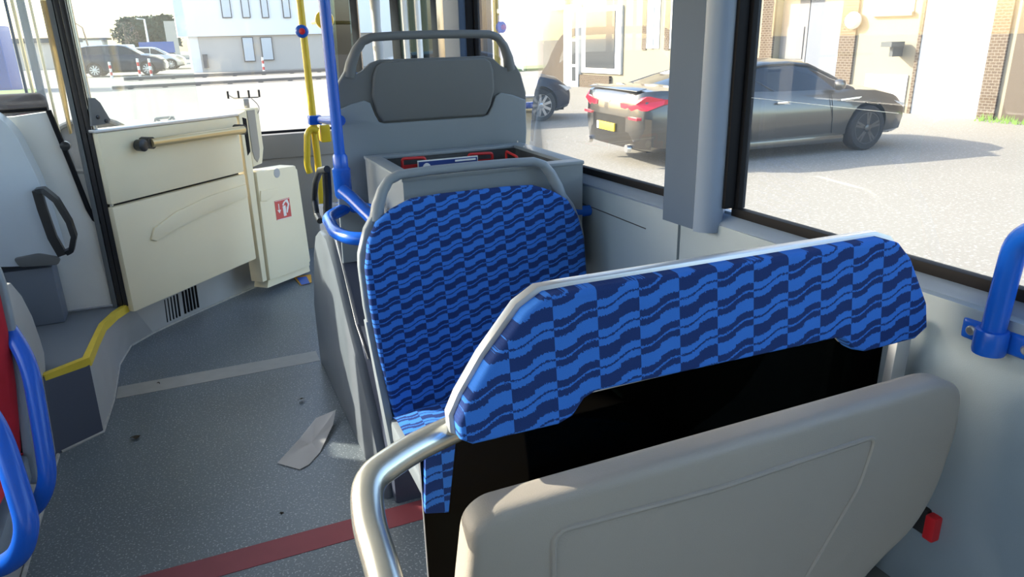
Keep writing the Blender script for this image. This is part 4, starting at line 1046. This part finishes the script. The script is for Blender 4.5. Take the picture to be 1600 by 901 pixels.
    if shape == 'coupe':
        for sgn in (-1, 1):
            pts = [(-1.003*Lh, sgn*Wh*.36, .865), (-.998*Lh, sgn*Wh*.60, .91), (-.955*Lh, sgn*Wh*.90, .975), (-.86*Lh, sgn*Wh*.988, .925), (-.87*Lh, sgn*Wh*1.0, .87), (-.955*Lh, sgn*Wh*.925, .79), (-.995*Lh, sgn*Wh*.66, .78), (-1.004*Lh, sgn*Wh*.38, .805)]
            bm = bmesh.new(); a = [bm.verts.new(Vector(p)) for p in pts]; b = [bm.verts.new(Vector(p)+Vector((.14, -sgn*.05, 0))) for p in pts]
            ca = bm.verts.new(Vector((-1.012*Lh+.03, sgn*Wh*.80, .875)))
            for i in range(8):
                bm.faces.new((a[i], a[(i+1) % 8], ca)); bm.faces.new((a[i], b[i], b[(i+1) % 8], a[(i+1) % 8]))
            finish('tail_lamp', bm, 'lamp_red', t, smooth='auto')
            tube('exhaust_pipe', [(-.99*Lh, sgn*Wh*.62, .27), (-1.015*Lh, sgn*Wh*.62, .27)], .055, 'chrome', t, n=12)
            box('rear_reflector', (-1.0*Lh, sgn*Wh*.50, .66), (-.96*Lh, sgn*Wh*.84, .70), 'lamp_red', t, .004)
            prism('wing_vent', [(.36*Lh, sgn*Wh*.99, .77), (.50*Lh, sgn*Wh*.985, .785), (.52*Lh, sgn*Wh*.985, .81), (.36*Lh, sgn*Wh*.985, .79)], (0, sgn*.015, 0), 'chrome', t)
        bu_ = sheet('rear_bumper', [[(-(1.012-.075*abs(y)**3)*Lh, y*Wh*.985, z) for y in [(-1+.2*q_) for q_ in range(11)]] for z in (.28, .40, .56, .66, .68)], paint, t, thick=.03)
        box('number_plate', (-1.022*Lh, -.26, .47), (-1.012*Lh, .26, .58), 'plate_yellow', t, .003)
        box('plate_band', (-1.0235*Lh, .205, .472), (-1.0215*Lh, .258, .578), 'white_paint', t)
        lathe('boot_emblem', [(.045, 0), (.04, .008)], (-.998*Lh, 0, .90), (-1, 0, .15), 'chrome', t, n=18)
        prism('boot_spoiler', [(-.985*Lh, -.75*Wh, 1.03), (-.985*Lh, .75*Wh, 1.03), (-.93*Lh, .78*Wh, 1.06), (-.93*Lh, -.78*Wh, 1.06)], (0, 0, .012), paint, t, .004)
    t.location = loc; t.rotation_euler = (0, 0, rot)
    return t
car('coupe_car', (7.98, 9.12, GZ), math.radians(-3.0), 2.44, .945, 'dark grey coupe with red tail lamps and yellow plate parked in the yard', 'car_black')
# blue hatchback showing its nose behind the seat
q = onz((848, 188), GZ)
car('hatchback_car', (q.x-1.25, q.y+.80, GZ), math.radians(-6), 2.05, .86, 'dark blue hatchback with bright alloy wheels, nose showing past the seat', 'car_navy', 'hatch', 'rim_bright')

# ---- far side of the yard
q = onz((195, 119), GZ)
car('estate_car', (q.x, q.y+.9, GZ), math.radians(-8), 2.35, .93, 'dark blue estate car parked far across the yard', 'car_navy', 'suv', 'rim_bright', False)
q = onz((262, 107), GZ)
car('silver_car', (q.x-.8, q.y-.8, GZ), math.radians(-10), 2.1, .88, 'silver car behind the dark estate car', 'car_silver', 'hatch', 'rim_bright', False)
# lorry trailer behind the cars
def farbox(name, p, q, Y, depth, m, parent=None, zbot=None, bevel=0, ztop=None):
    a, b = ony(p, Y), ony(q, Y)
    return box(name, (a.x, Y, b.z if zbot is None else zbot), (b.x, Y+depth, a.z if ztop is None else ztop), m, parent, bevel)
lo = thing('lorry_trailer', ony((240, 105), 72), 'blue lorry trailer behind the far parked cars', 'trailer')
farbox('trailer_body', (216, 66), (274, 82), 72, 2.5, 'lorry_blue', lo); farbox('trailer_chassis', (218, 82), (272, 86), 72.2, 2.2, 'rail_dark', lo)
for x in (222, 228, 262, 268):
    a = ony((x, 90), 72.2); lathe('trailer_wheel', [(.35, 0), (.5, .03), (.5, .25), (.35, .28)], (a.x, 72.0, GZ+.5), (0, 1, 0), 'tyre', lo, n=14)
vn = thing('white_van', ony((198, 105), 66), 'white van roof above the dark estate car', 'van')
farbox('van_body', (180, 70), (214, 100), 66, 2.2, 'white_paint', vn, GZ+.5, .15); farbox('van_screen', (185, 73), (198, 80), 65.96, .03, 'window_dark', vn)
for x in (188, 210):
    a = ony((x, 100), 66); lathe('van_wheel', [(.2, 0), (.36, .03), (.36, .2), (.2, .22)], (a.x, 65.95, GZ+.36), (0, 1, 0), 'tyre', vn, n=14)
# bollards
for i, ((x, y0, y1), lab) in enumerate((((175.5, 102, 123), 'standing before the rear wheel of the dark estate car'), ((219.5, 97, 121), 'the left of the pair before the estate car bonnet'), ((237.5, 97, 121), 'the right of the pair before the estate car bonnet'), ((413, 93, 114), 'standing before the office block'))):
    q = onz((x, y1), GZ); h_ = (y1-y0)/FPX*q.y*1.02
    bl = thing('bollard', q, 'thin red and white bollard ' + lab, 'bollard', 'bollards across the yard')
    for j in range(5):
        lathe('bollard_band', [(.06, 0), (.062, .002), (.062, h_/5-.002), (.06, h_/5)], q+Vector((0, 0, j*h_/5)), (0, 0, 1), 'red_paint' if j % 2 else 'white_print', bl, n=10)
# low crash barriers
for nm, p, q, lab in (('low_barrier', (176, 141), (520, 123), 'nearer long low dark barrier beam on the yard'), ('low_barrier', (194, 127), (520, 112), 'farther long low dark barrier beam before the office block')):
    a, b = onz(p, GZ), onz(q, GZ); u = (b-a).normalized(); nn = Vector((-u.y, u.x, 0))*.25
    h_ = 5.0/FPX*a.y
    lb = thing(nm, a, lab, 'barrier', 'low barriers')
    prism('beam', [a+Vector((0, 0, .03)), b+Vector((0, 0, .03)), b+Vector((0, 0, h_)), a+Vector((0, 0, h_))], nn, 'rail_dark', lb, .02)
    for k in range(7):
        c = a+(b-a)*((k+.5)/7); box('beam_foot', c+Vector((-.1, .02, 0)), c+Vector((.1, .22, .05)), 'rail_dark', lb)
# office block
OY = 50.0
ob = thing('office_block', ony((400, 112), OY), 'white and grey office block with dark framed windows beyond the windscreen', 'building')
a = ony((309, 57), OY); b = ony((700, 57), OY)
box('lower_wall', (a.x, OY, GZ), (b.x, OY+12, a.z), 'far_beige', ob); box('upper_wall', (a.x-1.1, OY-.25, a.z), (b.x, OY+12, a.z+9), 'far_white', ob)
box('corner_wing', (a.x-.55, OY+.1, GZ), (a.x-.01, OY+6, a.z), 'far_white', ob)
def owin(p, q, Y):
    fr = farbox('window_frame', p, q, Y-.12, .12, 'rail_dark', ob)
    p2, q2 = (p[0]+1.6, p[1]+1.4), (q[0]-1.6, q[1]-1.4)
    farbox('window_pane', p2, q2, Y-.16, .05, 'window_pale', fr)
for x0, x1 in ((339, 363), (371, 392), (402, 421), (436, 455)): owin((x0, -32), (x1, 28), OY-.25)
for x0, x1, y1 in ((377, 400, 96), (406, 429, 94)): owin((x0, 58), (x1, y1), OY)
farbox('vent_box', (316, 85), (327, 106), OY-.25, .25, 'rail_dark', ob)
# shed and trees further off
sh_ = thing('brick_shed', ony((270, 90), 90), 'brown box-like building beside the far trees', 'building')
farbox('shed_wall', (255, 33), (284, 96), 90, 8, 'far_beige', sh_, GZ); farbox('shed_sign', (274, 41), (282, 46), 89.9, .1, 'white_paint', sh_)
ww_ = thing('low_shed', ony((140, 95), 95), 'low pale building at the edge of the windscreen', 'building')
farbox('shed_wall', (112, 62), (165, 96), 95, 8, 'far_white', ww_, GZ); farbox('shed_roof', (111, 60), (166, 62), 94.8, 8.4, 'rail_dark', ww_)
def tree(px, ytop, Y, rx, label, m='foliage', nleaf=700, bare=False):
    b = ony((px, 100), Y); tz = ony((px, ytop), Y).z; base = Vector((b.x, Y, GZ))
    t = thing('tree', base, label, 'tree', 'far trees')
    tube('trunk', [base, base+Vector((.1, 0, (tz-GZ)*.5)), base+Vector((0, 0, (tz-GZ)*.9))], [.25, .18, .05], 'trunk', t, n=7)
    bm = bmesh.new(); H_ = tz-GZ
    for i in range(nleaf):
        ph, rr_, hz = random.uniform(0, 6.28), random.random()**.5, random.uniform(.25, 1)
        wv = rx*math.sin(math.pi*min(1, (1.08-hz)*1.2))**.7 if hz > .35 else rx*.6
        c = base+Vector((math.cos(ph)*wv*rr_, math.sin(ph)*wv*rr_, H_*hz)); s_ = random.uniform(.2, .5)*(1 if not bare else .5)
        d1 = Vector((random.gauss(0, 1), random.gauss(0, 1), random.gauss(0, 1))).normalized()*s_; d2 = d1.orthogonal().normalized()*s_*(.6 if not bare else .12)
        bm.faces.new([bm.verts.new(c+d1), bm.verts.new(c+d2), bm.verts.new(c-d1), bm.verts.new(c-d2)])
    tag(finish('crown', bm, m, t), None, None, None, 'stuff')
tree(222, 28, 100, 2.7, 'dark evergreen tree left of the far lamp post'); tree(243, 26, 108, 3.0, 'dark evergreen tree right of the far lamp post'); tree(266, 24, 116, 3.0, 'dark evergreen tree rising behind the brown building')
tree(203, 33, 96, 1.5, 'bare brownish tree at the left of the evergreens', 'twig', 400, True)
q = ony((236, 90), 75); tag(tube('lamp_post', [(q.x, 75, GZ), (q.x, 75, ony((234, 30), 75).z), (q.x-.6, 75, ony((232, 29), 75).z)], [.1, .07, .06], 'far_white', None, n=8), 'slim pale lamp post before the far trees', 'lamp post')
q = ony((146, 90), 60); tag(tube('bare_pole', [(q.x, 60, GZ), (q.x-.3, 60, 2.5), (q.x-.7, 60, ony((134, 35), 60).z)], [.06, .05, .03], 'twig', None, n=7), 'thin leaning pole near the left edge of the windscreen', 'pole')

# view to the left of the cab: grass verge, blue container, pale hall
vg = tag(box('grass_verge', (-40, 33, GZ), (ony((40, 105), 33).x, 36, GZ+.12), 'grass_green'), 'strip of green verge seen through the cab partition glass', 'verge')
cn = thing('blue_container', ony((0, 100), 37), 'blue container beyond the verge at the frame edge', 'container')
a, b = ony((-40, 40), 37), ony((11, 104), 37)
box('container_body', (a.x, 37, GZ), (b.x, 39.4, a.z), 'lorry_blue', cn, .03)
for k in range(12):
    xx = a.x+(b.x-a.x)*(k+.5)/12; box('container_rib', (xx-.04, 36.95, GZ+.15), (xx+.04, 37, a.z-.12), 'lorry_blue', cn)
hl_ = thing('pale_hall', ony((60, 100), 70), 'long pale hall far off behind the cab partition glass', 'building')
farbox('hall_wall', (-60, 66), (108, 100), 70, 9, 'far_beige', hl_, GZ); farbox('hall_roof', (-62, 62), (109, 66), 69.7, 9.6, 'rail_dark', hl_)
# thin bright scratch line across the rear side pane
qa, qb = [on(p, (xw(1.3)+.0465, 1.3, 0), (1, .05, 0)) for p in ((1131, 148), (1404, 177))]
tube('pane_scratch', [qa, qb], .0006, 'white_print', w2, n=4)
